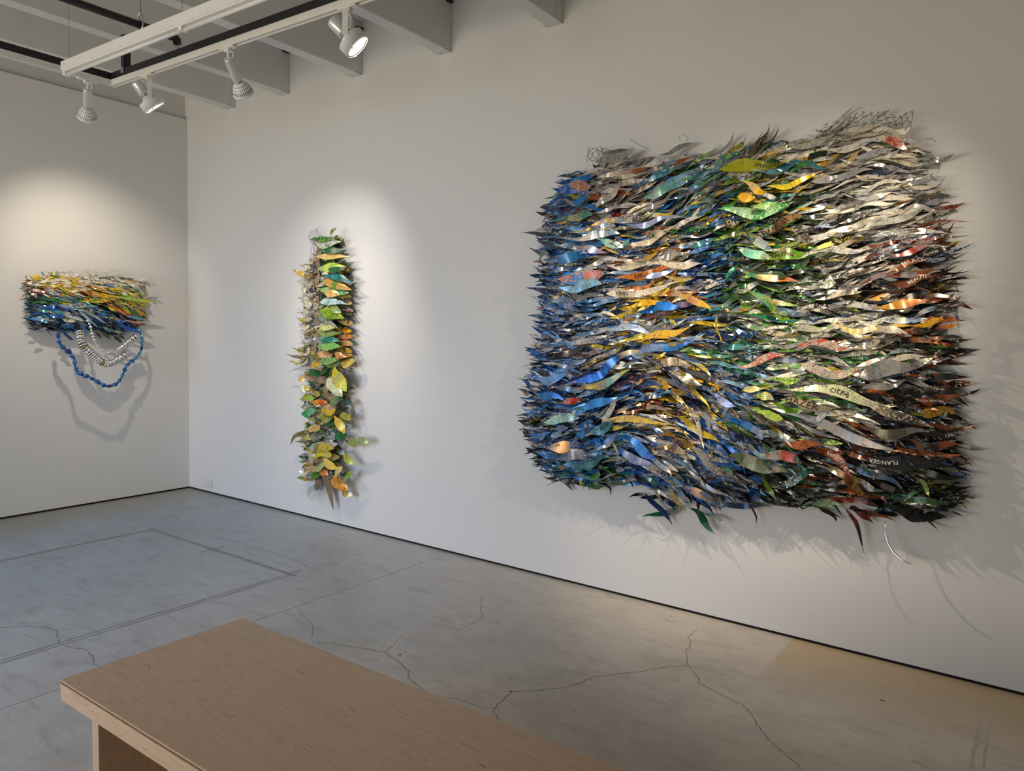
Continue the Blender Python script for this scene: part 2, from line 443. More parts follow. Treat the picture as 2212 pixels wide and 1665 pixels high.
for a, b, w in [((962, 1311), (986, 1318), 0.012), ((1063, 1345), (1092, 1352), 0.012), ((838, 1350), (875, 1361), 0.006), ((1031, 1432), (1043, 1441), 0.01),
                ((2118, 1560), (2098, 1660), 0.02), ((2138, 1565), (2125, 1660), 0.015), ((1850, 1620), (1930, 1640), 0.007), ((1230, 1335), (1275, 1358), 0.003),
                ((1970, 1642), (2010, 1660), 0.02), ((320, 1105), (358, 1106), 0.012)]:
    ribbon_flat('scuff_mark', [px_floor(*a), px_floor(*b)], w * 0.8, M_SCUFF, 0.0002, floor, 0.003, 3, 6)
for x, y, r in [(864, 1414, 0.009), (1103, 1493, 0.008), (1161, 1502, 0.004), (1103, 1467, 0.004), (1906, 1513, 0.010), (1987, 1475, 0.006), (1450, 1331, 0.006), (817, 1425, 0.004)]:
    p = px_floor(x, y)
    V = [(p[0] + r*math.cos(a), p[1] + r*math.sin(a)*0.8, 0.0005) for a in [2*math.pi*k/10 for k in range(10)]]
    mesh_obj('drill_spot', V, [tuple(range(10))], M_CRACK, floor)

# ------------------------------------------------------------------ plywood bench
BX0, BX1, BY0, BY1, BZ = 4.025, 5.90, -2.838, -2.226, 0.45
bench = thing('bench', 'pale birch plywood bench with overhanging top on the concrete floor', 'bench', (BX0, BY0, 0))
bw, bl = BY1 - BY0, BX1 - BX0
box('seat_panel', 0, bl, 0, bw, BZ - 0.0045, BZ, M_PLY, bench, 0.001)
box('glue_line', 0.0004, bl - 0.0004, 0.0004, bw - 0.0004, BZ - 0.0115, BZ - 0.0045, M_PLYEDGE, bench)
box('edge_band', 0.0, bl, 0.0, 0.018, BZ - 0.061, BZ - 0.0105, M_PLY, bench, 0.0008)
box('edge_band', 0.0, bl, bw - 0.018, bw, BZ - 0.061, BZ - 0.0105, M_PLY, bench, 0.0008)
box('edge_band', 0.0, 0.018, 0.018, bw - 0.018, BZ - 0.061, BZ - 0.0105, M_PLY, bench, 0.0008)
box('edge_band', bl - 0.018, bl, 0.018, bw - 0.018, BZ - 0.061, BZ - 0.0105, M_PLY, bench, 0.0008)
box('under_panel', 0.018, bl - 0.018, 0.018, bw - 0.018, BZ - 0.030, BZ - 0.0105, M_PLY, bench)
for x in (0.125, bl - 0.161):
    box('end_panel', x, x + 0.036, 0.03, bw - 0.03, 0, BZ - 0.030, M_PLYV, bench, 0.001)
box('stretcher_panel', 0.161, bl - 0.161, bw*0.5 - 0.018, bw*0.5 + 0.018, 0.03, BZ - 0.030, M_PLY, bench)

# ------------------------------------------------------------------ wall outlet
ol = thing('wall_outlet', 'white double power outlet mounted sideways low on the wall near the corner', 'outlet', (0.302, 0.0, 0.087))
box('cover_plate', -0.060, 0.060, -0.008, -0.0005, -0.036, 0.036, M_PLASTIC, ol, 0.003)
for sx in (-0.021, 0.021):
    s = box('socket', sx - 0.017, sx + 0.017, -0.0095, -0.007, -0.014, 0.014, M_PLASTIC, ol, 0.001)
    bm = bmesh.new()
    for zz in (-0.0065, 0.0065): add_box(bm, sx - 0.006, sx + 0.003, -0.0098, -0.009, zz - 0.0013, zz + 0.0013)
    add_box(bm, sx + 0.007, sx + 0.0115, -0.0098, -0.009, -0.0022, 0.0022)
    bm_obj('socket_slots', bm, M_SLOT, s)

# ------------------------------------------------------------------ lighting track
TZ = 3.02; TRY = -1.30; TRX = 1.30
trk = thing('lighting_track', 'L-shaped white lighting track under black steel channel hung below the joists', 'track', (TRX, TRY, TZ))
tx1, ty1 = 7.6 - TRX, -5.5 - TRY
box('channel', -0.02, tx1, -0.0205, 0.0205, 0.034, 0.078, M_BLACK, trk, 0.002)
box('channel', -0.0205, 0.0205, ty1, -0.0215, 0.034, 0.078, M_BLACK, trk, 0.002)
def rail_bm(bm, x):
    f = (lambda a0, a1, b0, b1, z0, z1: add_box(bm, a0, a1, b0, b1, z0, z1)) if x else (lambda a0, a1, b0, b1, z0, z1: add_box(bm, b0, b1, a0, a1, z0, z1))
    a0, a1 = (-0.018, tx1) if x else (ty1, -0.0185)
    f(a0, a1, -0.018, 0.018, 0.016, 0.034)
    f(a0, a1, -0.018, -0.009, 0.0, 0.016)
    f(a0, a1, 0.009, 0.018, 0.0, 0.016)
    f(a0, a1, -0.021, 0.021, 0.030, 0.034)
bm = bmesh.new(); rail_bm(bm, True); bm_obj('rail', bm, M_WHITE, trk)
bm = bmesh.new(); rail_bm(bm, False); bm_obj('rail', bm, M_WHITE, trk)
for x in (0.17, 2.63, 4.9):
    bm = bmesh.new()
    add_box(bm, x - 0.0205, x + 0.0205, -0.0205, -0.0175, 0.06, ZB - TZ)
    add_box(bm, x - 0.0205, x - 0.0175, -0.0205, 0.0205, 0.06, ZB - TZ)
    add_box(bm, x + 0.0175, x + 0.0205, -0.0205, 0.0205, 0.06, ZB - TZ)
    h = bm_obj('hanger_post', bm, M_BLACK, trk)
    box('bolt_plate', x - 0.016, x + 0.016, -0.026, -0.0205, 0.05, 0.085, M_GALV, h)

def spot_head(mount, target, kind, label, on=True, power=SPOT_POWER, size=46, seen=True, col=SPOT_COL, face='y'):
    """track lamp: adapter on the rail, stem or yoke, socket, vented reflector lamp; light leaves the lens"""
    mx, my = mount
    root = thing('track_spotlight', label, 'spotlight', (mx, my, TZ), 'track spotlights')
    bm = bmesh.new()
    if face == 'y':
        add_box(bm, -0.062, 0.062, -0.015, 0.015, -0.008, 0.004, 0.002)
        add_box(bm, -0.022, 0.022, -0.014, 0.014, -0.024, -0.008, 0.002)
    else:
        add_box(bm, -0.015, 0.015, -0.062, 0.062, -0.008, 0.004, 0.002)
        add_box(bm, -0.014, 0.014, -0.022, 0.022, -0.024, -0.008, 0.002)
    bm_obj('adapter', bm, M_WHITE, root)
    piv = Vector((0, 0, -0.055)) if kind == 'stem' else Vector((0, 0, -0.135))
    d = (Vector(target) - (Vector((mx, my, TZ)) + piv)).normalized()
    up = Vector((0, 0, 1))
    xa = d.cross(up).normalized(); ya = d.cross(xa)
    R = Matrix((xa, ya, d)).transposed().to_4x4()       # local z = beam direction
    if kind == 'stem':
        off = piv
        T = Matrix.Translation(off) @ R
        bm = bmesh.new()
        add_tube(bm, [(0, 0, -0.02), (0, 0, -0.04), off + d * 0.004], 0.006, 8)
        bm_obj('knuckle', bm, M_WHITE, root)
        bm = bmesh.new()
        loop = [Vector((0.012, 0, -0.02)), Vector((0.03, 0.01, -0.03)), Vector((0.024, 0.015, -0.045)), off + d * 0.01 + xa * 0.012]
        add_tube(bm, loop, 0.0028, 6); bm_obj('cable', bm, M_WHITE, root)
        z0 = 0.0; Ls = 0.132; rs = 0.0265
    else:
        T = Matrix.Translation(piv) @ R
        z0 = -0.105; Ls = 0.085; rs = 0.033
        bm = bmesh.new()
        hw = 0.073
        for s in (-1, 1):
            a = xa * (hw * s)
            # arm: flat bar hanging from the crossbar down to the pivot
            yv = Vector((0, 0, 1)).cross(xa).normalized()
            p = [a + yv * w + Vector((0, 0, z)) for z in (-0.040, piv.z - 0.018) for w in (-0.013, 0.013)]
            q = [v - xa * (0.003 * s) for v in p]
            vs = [bm.verts.new(v) for v in p + q]
            for f in [(0, 1, 3, 2), (4, 6, 7, 5), (0, 2, 6, 4), (1, 5, 7, 3), (0, 4, 5, 1), (2, 3, 7, 6)]:
                bm.faces.new([vs[i] for i in f])
        yv = Vector((0, 0, 1)).cross(xa).normalized()
        p = [xa * sx * hw + yv * sy * 0.013 + Vector((0, 0, z)) for z in (-0.040, -0.036) for sx in (-1, 1) for sy in (-1, 1)]
        vs = [bm.verts.new(v) for v in p]
        for f in [(0, 1, 3, 2), (4, 6, 7, 5), (0, 2, 6, 4), (1, 5, 7, 3), (0, 4, 5, 1), (2, 3, 7, 6)]:
            bm.faces.new([vs[i] for i in f])
        add_tube(bm, [(0, 0, -0.02), (0, 0, -0.038)], 0.009, 8)
        bm_obj('yoke', bm, M_WHITE, root)
        bm = bmesh.new()
        add_tube(bm, [(0.01, 0, -0.03), (0.035, -0.01, -0.06), (0.03, -0.012, -0.1), T @ Vector((0.02, 0.012, z0 + Ls))], 0.0035, 6)
        bm_obj('cable', bm, M_WHITE, root)
    bm = bmesh.new()
    add_lathe(bm, [(rs * 0.7, z0), (rs * 0.95, z0 + 0.003), (rs, z0 + 0.010), (rs, z0 + Ls - 0.006), (rs * 0.93, z0 + Ls)], 24, T)
    sock = bm_obj('socket', bm, M_SILVER, root, True)
    bm = bmesh.new()
    add_lathe(bm, [(rs * 0.86, z0 + Ls), (rs * 0.86, z0 + Ls + 0.010)], 20, T)
    bm_obj('socket_neck', bm, M_GALV, sock, True)
    zb = z0 + Ls + 0.010
    rb = 0.060
    # reflector bell
    prof = [(0.024, zb), (0.033, zb + 0.008), (0.043, zb + 0.022), (0.052, zb + 0.041), (0.0575, zb + 0.060), (rb, zb + 0.066), (rb, zb + 0.073), (rb - 0.004, zb + 0.0745)]
    bm = bmesh.new(); add_lathe(bm, prof, 32, T, cap1=False)
    bell = bm_obj('reflector', bm, M_WHITE, root, True)
    bm = bmesh.new()
    def slot_row(z_a, z_b, n):
        for k in range(n):
            a = 2 * math.pi * k / n
            def rad(z):
                for (r0, q0), (r1, q1) in zip(prof[:-1], prof[1:]):
                    if q0 <= z <= q1: return r0 + (r1 - r0) * (z - q0) / (q1 - q0)
                return rb
            w = 0.0019
            ps = []
            for z in (z_a, z_b):
                r = rad(z) + 0.0005
                for s in (-1, 1):
                    ps.append(T @ Vector((r * math.cos(a) - s * w * math.sin(a), r * math.sin(a) + s * w * math.cos(a), z)))
            vs = [bm.verts.new(p) for p in ps]
            bm.faces.new((vs[0], vs[1], vs[3], vs[2]))
    slot_row(zb + 0.013, zb + 0.034, 26); slot_row(zb + 0.041, zb + 0.059, 32)
    bm_obj('vent_slots', bm, M_SLOT, bell)
    ze = zb + 0.068
    bm = bmesh.new(); add_lathe(bm, [(0.0005, ze + 0.0025), (rb * 0.5, ze + 0.0015), (rb - 0.005, ze)], 32, T, cap0=True, cap1=False)
    bm_obj('lens', bm, M_LENS if on else M_PLASTIC, root, True)
    if kind == 'yoke':
        bm = bmesh.new()
        ro = 0.069
        add_lathe(bm, [(ro, z0 + Ls + 0.036), (ro, zb + 0.077), (ro - 0.0025, zb + 0.077), (ro - 0.0025, z0 + Ls + 0.036), (ro, z0 + Ls + 0.036)], 32, T, False, False)
        bm_obj('collar', bm, M_WHITE, root, True)
        bm = bmesh.new()
        pts = [T @ Vector((0.063 * math.cos(2*math.pi*k/24), 0.063 * math.sin(2*math.pi*k/24), zb + 0.079)) for k in range(25)]
        add_tube(bm, pts, 0.0022, 6, False); bm_obj('retaining_ring', bm, M_WHITE, root, True)
        bm = bmesh.new()
        for a in (0.5, 2.6, 4.7):
            c, s = math.cos(a), math.sin(a)
            p0 = T @ Vector((0.068 * c, 0.068 * s, zb + 0.074)); p1 = T @ Vector((0.056 * c, 0.056 * s, zb + 0.084))
            add_tube(bm, [p0, p1], 0.004, 6)
        bm_obj('clip', bm, M_WHITE, root)
    if on:
        ld = bpy.data.lights.new('spot_beam', 'SPOT'); ld.energy = power; ld.color = col
        ld.spot_size = math.radians(size); ld.spot_blend = 1.0; ld.shadow_soft_size = 0.02
        lo = bpy.data.objects.new('spot_beam', ld); C.objects.link(lo); lo.parent = root
        zz = (zb + 0.085) if kind == 'stem' else (zb + 0.088)
        lo.matrix_local = T @ Matrix.Translation((0, 0, zz)) @ Matrix.Rotation(math.pi, 4, 'X')
    return root

spot_head((TRX, -1.455), (0.0, -0.90, 1.74), 'stem', 'white track spotlight on the left arm, aimed at the hanging piece with chains', power=60, size=76, face='x')
spot_head((1.72, TRY), (2.15, 0.0, 1.15), 'yoke', 'yoked white track spotlight next to the corner of the track', power=52, size=56)
spot_head((2.56, TRY), (1.98, 0.0, 1.62), 'stem', 'white track spotlight with bare vented lamp, mounted between the two yoked ones', power=50, size=70, col=(1.0, 0.93, 0.86))
spot_head((3.52, TRY), (4.95, -0.18, 1.10), 'yoke', 'brightly lit yoked track spotlight showing its glowing lens', power=122, size=60)
spot_head((5.02, TRY), (4.45, 0.0, 1.40), 'stem', 'white track spotlight above the large wall piece, beyond the top of the picture', power=10, size=64)
spot_head((5.75, TRY), (5.25, 0.0, 1.35), 'stem', 'white track spotlight above the right half of the large wall piece', power=85, size=58)
spot_head((6.75, TRY), (4.95, 0.0, 1.45), 'yoke', 'yoked white track spotlight farthest right on the track', power=98, size=58)

# ------------------------------------------------------------------ linear fixture, pipe
FX0, FY, FZ = 1.536, -1.69, 2.93
fx = thing('strip_light', 'long white suspended linear strip light crossing below the track', 'light fixture', (FX0, FY, FZ))
fl = 4.9
box('housing', 0.0, fl, -0.028, 0.028, 0.030, 0.080, M_WHITE, fx, 0.003)
bm = bmesh.new()
add_box(bm, 0.004, fl, -0.020, 0.020, 0.022, 0.030)
for x in (0.0, 1.22, 2.44, 3.66): add_box(bm, x, x + 0.03, -0.017, 0.017, 0.004, 0.026)
bm_obj('lamp_holder', bm, M_WHITE, fx)
for k in range(4):
    bm = bmesh.new(); add_tube(bm, [(0.025 + 1.22*k, 0, 0.0095), (1.215 + 1.22*k, 0, 0.0095)], 0.0095, 12)
    bm_obj('lamp_tube', bm, M_WHITE, fx, True)
for x in (0.05, 1.23, 3.0):
    bm = bmesh.new(); add_tube(bm, [(x, 0, 0.078), (x, 0, ZD - FZ - 0.001)], 0.0011, 6)
    bm_obj('suspension_wire', bm, M_WIRE, fx)
bm = bmesh.new(); add_tube(bm, [(1.22, 0.028, 0.06), (1.222, 0.030, 0.035), (1.225, 0.018, 0.010), (1.23, 0.0, -0.002)], 0.002, 6)
bm_obj('clip', bm, M_GALV, fx)

pp = thing('sprinkler_pipe', 'black sprinkler pipe hung below the joists with a pendant sprinkler head', 'pipe', (1.985, -1.29, 3.20))
bm = bmesh.new(); add_tube(bm, [(0, 0, 0), (0, -5.6, 0)], 0.021, 14); bm_obj('pipe', bm, M_BLACK, pp, True)
bm = bmesh.new(); add_tube(bm, [(0, -0.02, 0), (0, 0.012, 0), (0, 0.03, -0.012), (0, 0.034, -0.04)], [0.024, 0.026, 0.025, 0.022], 12); bm_obj('elbow', bm, M_BLACK, pp, True)
bm = bmesh.new()
add_tube(bm, [(0, 0.034, -0.04), (0, 0.034, -0.062)], 0.010, 10)
for s in (-1, 1): add_tube(bm, [(0.010*s, 0.034, -0.06), (0.014*s, 0.034, -0.08), (0.004*s, 0.034, -0.10)], 0.0028, 6)
add_lathe(bm, [(0.004, 0), (0.016, 0.001), (0.016, 0.003), (0.004, 0.004)], 12, Matrix.Translation((0, 0.034, -0.106)))
bm_obj('sprinkler_head', bm, M_BRASS, pp)
for y in (-0.19, -2.2):
    bm = bmesh.new()
    add_tube(bm, [(0, y, 0.07), (0, y, ZD - 3.20 - 0.001)], 0.005, 8)
    pts = [(0.026*math.sin(a), y, 0.026*math.cos(a)) for a in [2*math.pi*k/16 for k in range(17)]]
    add_tube(bm, pts, 0.0045, 6, False)
    add_tube(bm, [(0.024, y, 0.0), (0.020, y, 0.05), (0, y, 0.07)], 0.005, 6)
    add_tube(bm, [(-0.024, y, 0.0), (-0.020, y, 0.05), (0, y, 0.07)], 0.005, 6)
    bm_obj('hanger_ring', bm, M_GALV, pp)

# ================================================================== the three wall pieces
class Frame:
    """wall coordinates: h to the right, z up, n out of the wall"""
    def __init__(s, wall, root):
        s.wall = wall; s.root = np.array(root)
        if wall == 'R': s.H = np.array([1., 0, 0]); s.N = np.array([0, -1., 0])
        else: s.H = np.array([0, 1., 0]); s.N = np.array([1., 0, 0])
        s.Z = np.array([0, 0, 1.])
    def px(s, x, y, n=0.0):
        """where the reference point lies on the plane n in front of the wall -> (h, z)"""
        d = np.array([(x - 1106) / FPX, -(y - 832.5) / FPX, 1.0]) @ ROT
        t = (n - CAM @ s.N) / (d @ s.N)
        p = CAM + t * d
        return np.array([p @ s.H, p[2]])
    def to_local(s, V):
        """(h,z,n) rows -> coordinates relative to the root object"""
        return V[:, :1] * s.H + V[:, 1:2] * s.Z + V[:, 2:3] * s.N - s.root

PAL = {
    'B': [(20, 84, 158), (30, 108, 190), (16, 66, 132), (64, 128, 190), (22, 96, 175)],
    'N': [(18, 30, 58), (24, 46, 84), (34, 60, 104), (14, 22, 40)],
    'L': [(110, 155, 200), (140, 175, 205), (90, 130, 185)],
    'S': [(176, 174, 170), (140, 140, 142), (205, 202, 195), (118, 118, 118), (160, 162, 168)],
    'C': [(222, 210, 184), (236, 226, 204), (205, 192, 166), (226, 218, 200)],
    'Y': [(224, 178, 28), (200, 150, 30), (236, 200, 60), (190, 160, 30)],
    'O': [(206, 118, 44), (180, 92, 40), (216, 150, 80)],
    'G': [(70, 140, 46), (108, 160, 48), (44, 104, 44), (146, 182, 70), (40, 130, 70)],
    'D': [(46, 62, 34), (70, 82, 40), (34, 48, 34), (60, 74, 56)],
    'T': [(40, 112, 116), (70, 142, 140), (34, 90, 104), (110, 165, 155)],
    'K': [(16, 15, 14), (30, 28, 27), (48, 44, 42), (22, 22, 26)],
    'R': [(128, 46, 34), (92, 42, 34), (150, 62, 46), (110, 70, 58)],
    'U': [(140, 76, 40), (104, 62, 40), (168, 92, 46), (84, 58, 44)],
}
rng = np.random.default_rng(7)
def ink(letter, rg=rng, var=0.16):
    c = np.array(srgb(*PAL[letter][rg.integers(len(PAL[letter]))])[:3])
    return np.clip(c * (1 + rg.normal(0, var)), 0.004, 0.9)
def hexink(c):
    return np.array(srgb(*c)[:3])

BACKS = [(196, 190, 178), (150, 148, 142), (176, 168, 150), (120, 118, 112)]

def ribbon(P, ang, L, Wd, nfun, tilt=0.0, twist=0.0, bend=0.0, wob=0.0, ph=0.0, bow=0.12, ns=10, pw=0.6, skew=0.0,
           ends=(0, 0), cross=1, curl=(0, 0), tri=False):
    """a leaf-ended strip. returns front grid (ns+1, cross+1, 3) in (h, z, n), lengthwise metres, crosswise metres"""
    s = np.linspace(-0.5, 0.5, ns + 1)
    th = ang + bend * 2 * s + wob * np.sin(2 * np.pi * 1.15 * s + ph)
    dh = np.cos(th) * L / ns; dz = np.sin(th) * L / ns
    h = np.concatenate([[0], np.cumsum(0.5 * (dh[1:] + dh[:-1]))]); z = np.concatenate([[0], np.cumsum(0.5 * (dz[1:] + dz[:-1]))])
    i0 = ns // 2
    h = h - h[i0] + P[0]; z = z - z[i0] + P[1]
    n = nfun(h, z, s)
    e0 = np.clip(-s - 0.18, 0, 1) / 0.32; e1 = np.clip(s - 0.18, 0, 1) / 0.32
    n = n + ends[0] * e0 ** 2 + ends[1] * e1 ** 2
    z = z + curl[0] * e0 ** 2 + curl[1] * e1 ** 2
    c = np.stack([h, z, n], 1)
    T = np.gradient(c, axis=0); T /= np.linalg.norm(T, axis=1)[:, None] + 1e-9
    Nn = np.array([0, 0, 1.0])
    b0 = np.cross(np.broadcast_to(Nn, T.shape), T); b0 /= np.linalg.norm(b0, axis=1)[:, None] + 1e-9
    m0 = np.cross(T, b0)
    tl = tilt + twist * 2 * s
    b = np.cos(tl)[:, None] * b0 + np.sin(tl)[:, None] * m0
    fn = np.cross(T, b)
    u = np.clip(s + 0.5, 0, 1) ** (2.0 ** skew)
    tp = np.clip(pw, 0.15, 0.95) * 0.5            # share of the length that tapers at either end
    w = Wd * np.minimum(np.minimum((u / tp), ((1 - u) / tp)).clip(0, 1) ** 0.85, 1.0)
    if tri: w = Wd * np.clip(1 - u, 0, 1) ** 0.7
    w = np.maximum(w, 0.02 * Wd)
    ts = np.linspace(-0.5, 0.5, cross + 1)
    G = np.zeros((ns + 1, cross + 1, 3))
    for k, t in enumerate(ts):
        G[:, k] = c + b * (w * t)[:, None] + fn * (bow * w * (1 - (2 * t) ** 2) * 0.8)[:, None]
    return G, fn, s * L, np.outer(w, ts)

class Bag:
    """collects strips into one mesh"""
    def __init__(s): s.V = []; s.F = []; s.I = []; s.J = []; s.U = []; s.n = 0
    def add(s, G, fn, su, tu, c0, c1, a, back, seed, thick=0.0005, rim=False):
        ns, nc = G.shape[0], G.shape[1]
        f = G.reshape(-1, 3)
        bk = (G - (fn * thick)[:, None, :]).reshape(-1, 3)
        base = s.n
        s.V += [f, bk]; m = ns * nc; rim_f = []
        for i in range(ns - 1):
            for k in range(nc - 1):
                q = base + i * nc + k
                s.F.append((q, q + nc, q + nc + 1, q + 1))
                q += m
                s.F.append((q, q + 1, q + nc + 1, q + nc))
            if rim:
                for k in (0, nc - 1):
                    rim_f.append((i * nc + k, k == 0))
        fac = np.repeat(np.clip((np.linspace(0, 1, ns) - 0.5) * 3.0 + 0.5, 0, 1), nc)[:, None]
        col = c0 * (1 - fac) + c1 * fac
        s.I += [col, np.broadcast_to(back, (m, 3))]
        s.J += [np.broadcast_to(a, (m, 3)), np.broadcast_to(back * 0.85, (m, 3))]
        uv = np.stack([np.repeat(su, nc), tu.reshape(-1), np.full(m, seed)], 1)
        uvb = uv.copy(); uvb[:, 2] = 0.05
        s.U += [uv, uvb]
        s.n += 2 * m
        if rim:          # the cut edges have vertices of their own so that the faces stay flat
            ev = []
            for i, first in rim_f:
                a0, a1 = f[i], f[i + nc]; b0, b1 = bk[i], bk[i + nc]
                q = s.n + len(ev)
                ev += [a0, b0, b1, a1] if first else [a0, a1, b1, b0]
                s.F.append((q, q + 1, q + 2, q + 3))
            s.V.append(np.array(ev)); k = len(ev)
            s.I.append(np.broadcast_to(back, (k, 3))); s.J.append(np.broadcast_to(back, (k, 3))); s.U.append(np.tile([0, 0, 0.05], (k, 1)))
            s.n += k
    def build(s, name, fr, mat, parent):
        V = fr.to_local(np.concatenate(s.V))
        me = bpy.data.meshes.new(name)
        me.from_pydata(V.tolist(), [], s.F); me.update()
        me.polygons.foreach_set('use_smooth', [True] * len(me.polygons))
        for nm, dat in (('ink', s.I), ('ink_two', s.J)):
            A = me.attributes.new(nm, 'FLOAT_COLOR', 'POINT')
            d = np.ones((len(V), 4), np.float32); d[:, :3] = np.concatenate(dat)
            A.data.foreach_set('color', d.ravel())
        A = me.attributes.new('strip_uv', 'FLOAT_VECTOR', 'POINT')
        A.data.foreach_set('vector', np.concatenate(s.U).astype(np.float32).ravel())
        me.materials.append(mat)
        o = bpy.data.objects.new(name, me); C.objects.link(o); o.parent = parent
        return o

def single(name, fr, parent, G, fn, su, tu, c0, c1, a, back, seed, mat=None):
    b = Bag(); b.add(G, fn, su, tu, c0, c1, a, back, seed, 0.0006, True)
    return b.build(name, fr, mat or M_PRINT, parent)

_txt = {}
def text_mesh(s):
    if s not in _txt:
        cu = bpy.data.curves.new('lettering_curve', 'FONT'); cu.body = s; cu.resolution_u = 1; cu.size = 1.0
        cu.align_x = 'CENTER'; cu.align_y = 'CENTER'
        o = bpy.data.objects.new('lettering_curve', cu); C.objects.link(o)
        dg = bpy.context.evaluated_depsgraph_get()
        me = o.evaluated_get(dg).to_mesh()
        v = np.array([tuple(q.co) for q in me.vertices]); f = [tuple(p.vertices) for p in me.polygons]
        o.evaluated_get(dg).to_mesh_clear()
        bpy.data.objects.remove(o); bpy.data.curves.remove(cu)
        _txt[s] = (v, f)
    return _txt[s]

def letter_on(fr, parent, G, fn, su, tu, s, at, size, mat, flip=False, across=0.0):
    """print a word on a strip: at = position along (-0.5..0.5)"""
    v, f = text_mesh(s)
    x = v[:, 0] * size; y = v[:, 1] * size
    if flip: x, y = -x, -y
    L = su[-1] - su[0]
    xs = np.clip(x + at * L, su[0], su[-1])
    c = G.mean(axis=1)
    wid = np.linalg.norm(G[:, -1] - G[:, 0], axis=1)
    bvec = (G[:, -1] - G[:, 0]) / (wid[:, None] + 1e-9)
    yy = y + across * np.interp(xs, su, wid)
    out = np.zeros((len(v), 3))
    for k in range(3):
        out[:, k] = np.interp(xs, su, c[:, k]) + yy * np.interp(xs, su, bvec[:, k]) + 0.0022 * np.interp(xs, su, fn[:, k])
    return mesh_obj('lettering', fr.to_local(out).tolist(), f, mat, parent)

def inside(poly, h, z):
    n = len(poly); r = False; j = n - 1
    for i in range(n):
        if ((poly[i][1] > z) != (poly[j][1] > z)) and (h < (poly[j][0] - poly[i][0]) * (z - poly[i][1]) / (poly[j][1] - poly[i][1] + 1e-12) + poly[i][0]): r = not r
        j = i
    return r
def edge_dist(poly, h, z):
    """distance to the outline for arrays of points"""
    h = np.asarray(h, float); z = np.asarray(z, float)
    d = np.full(h.shape, 1e9)
    for i in range(len(poly)):
        a = poly[i]; b = poly[(i + 1) % len(poly)]
        ab = b - a
        t = np.clip(((h - a[0]) * ab[0] + (z - a[1]) * ab[1]) / (ab @ ab), 0, 1)
        d = np.minimum(d, np.hypot(h - a[0] - t * ab[0], z - a[1] - t * ab[1]))
    return d

# ------------------------------------------------------------------ 1. the large piece on the long wall
big = thing('wall_sculpture', 'large square wall piece of layered blue, green, white and black metal strips', 'sculpture', (4.9, 0.0, 1.55), 'wall pieces of cut can strips')
F1 = Frame('R', (4.9, 0.0, 1.55))
N1 = 0.15
outline = [(1195, 395), (1172, 440), (1168, 500), (1160, 570), (1158, 650), (1150, 740), (1135, 820), (1125, 900), (1135, 975), (1165, 1025), (1240, 1045),
           (1330, 1050), (1390, 1075), (1470, 1085), (1560, 1075), (1640, 1085), (1740, 1090), (1830, 1105), (1930, 1112), (2022, 1110),
           (2040, 1050), (2045, 960), (2042, 860), (2030, 760), (2030, 650), (2022, 560), (2015, 450), (1995, 350), (1965, 268),
           (1880, 248), (1800, 272), (1720, 292), (1610, 306), (1560, 324), (1500, 334), (1400, 328), (1300, 336), (1250, 366)]
poly1 = [F1.px(x, y, N1) for x, y in outline]
PA = np.array(poly1)
cols = [1150, 1225, 1300, 1370, 1445, 1520, 1600, 1680, 1760, 1840, 1920, 2005]
rows = [300, 375, 455, 540, 620, 700, 780, 860, 940, 1020, 1090]
grid = [
    ['S', 'S', 'SSC', 'SSC', 'SSC', 'SGL', 'GCSD', 'SYCL', 'CCS', 'CCS', 'CCS', 'CSS'],
    ['SY', 'BBL', 'SSC', 'SSCU', 'TSBL', 'TGSL', 'GYSR', 'YYTG', 'CSDS', 'CCS', 'CCSS', 'CSSS'],
    ['BNS', 'BBTL', 'RUSS', 'SUYC', 'BTSL', 'BTNG', 'GYDD', 'GGYD', 'SCSD', 'CCSS', 'CCSS', 'RUCSS'],
    ['NBLS', 'BTSL', 'SBRS', 'YBCL', 'YCSO', 'BTNN', 'GTDD', 'GGGD', 'DKSC', 'SCCK', 'SKSC', 'KRUSK'],
    ['NBBK', 'BBLS', 'BNSL', 'CCSB', 'CCYO', 'BNTN', 'DGGD', 'OGGDD', 'KSDS', 'SKCS', 'KUSS', 'KRUKK'],
    ['NBRL', 'BLSN', 'SBNL', 'YCSC', 'YOCB', 'BTSY', 'GDNS', 'SGDC', 'CSGS', 'CCSK', 'SCKY', 'KUOK'],
    ['NKBB', 'BNSL', 'BNRS', 'SBLY', 'YYBC', 'BSYL', 'BGTN', 'GSCC', 'CCSG', 'CCGR', 'SKSG', 'KKUU'],
    ['NBKB', 'BBLS', 'BBNT', 'BNYR', 'KUNY', 'YBSN', 'BLSN', 'GGSC', 'GCCG', 'CCSG', 'SSKK', 'KKUK'],
    ['NBKN', 'BNTL', 'BBTN', 'BNBY', 'YUSC', 'YBSN', 'BNSL', 'GDDS', 'SSGD', 'SKUS', 'SKKK', 'KKUK'],
    ['NBNK', 'BTNB', 'TBGN', 'BNBS', 'BBSC', 'BNSL', 'BNKN', 'DKTD', 'DKUK', 'UKRK', 'KKKS', 'KKDK'],
    ['NNTB', 'NTGB', 'NBBN', 'TBYN', 'SBCN', 'BNNK', 'KBNK', 'DKSK', 'KGKK', 'KURK', 'KKKK', 'KGDK'],
]
CELL = [(F1.px(x, y, N1), grid[j][i]) for j, y in enumerate(rows) for i, x in enumerate(cols)]
CP = np.array([c[0] for c in CELL])
def cell_letters(h, z, rg=rng, jit=0.06):
    q = np.array([h, z]) + rg.normal(0, jit, 2)
    return CELL[int(np.argmin(((CP - q) ** 2).sum(1)))][1]
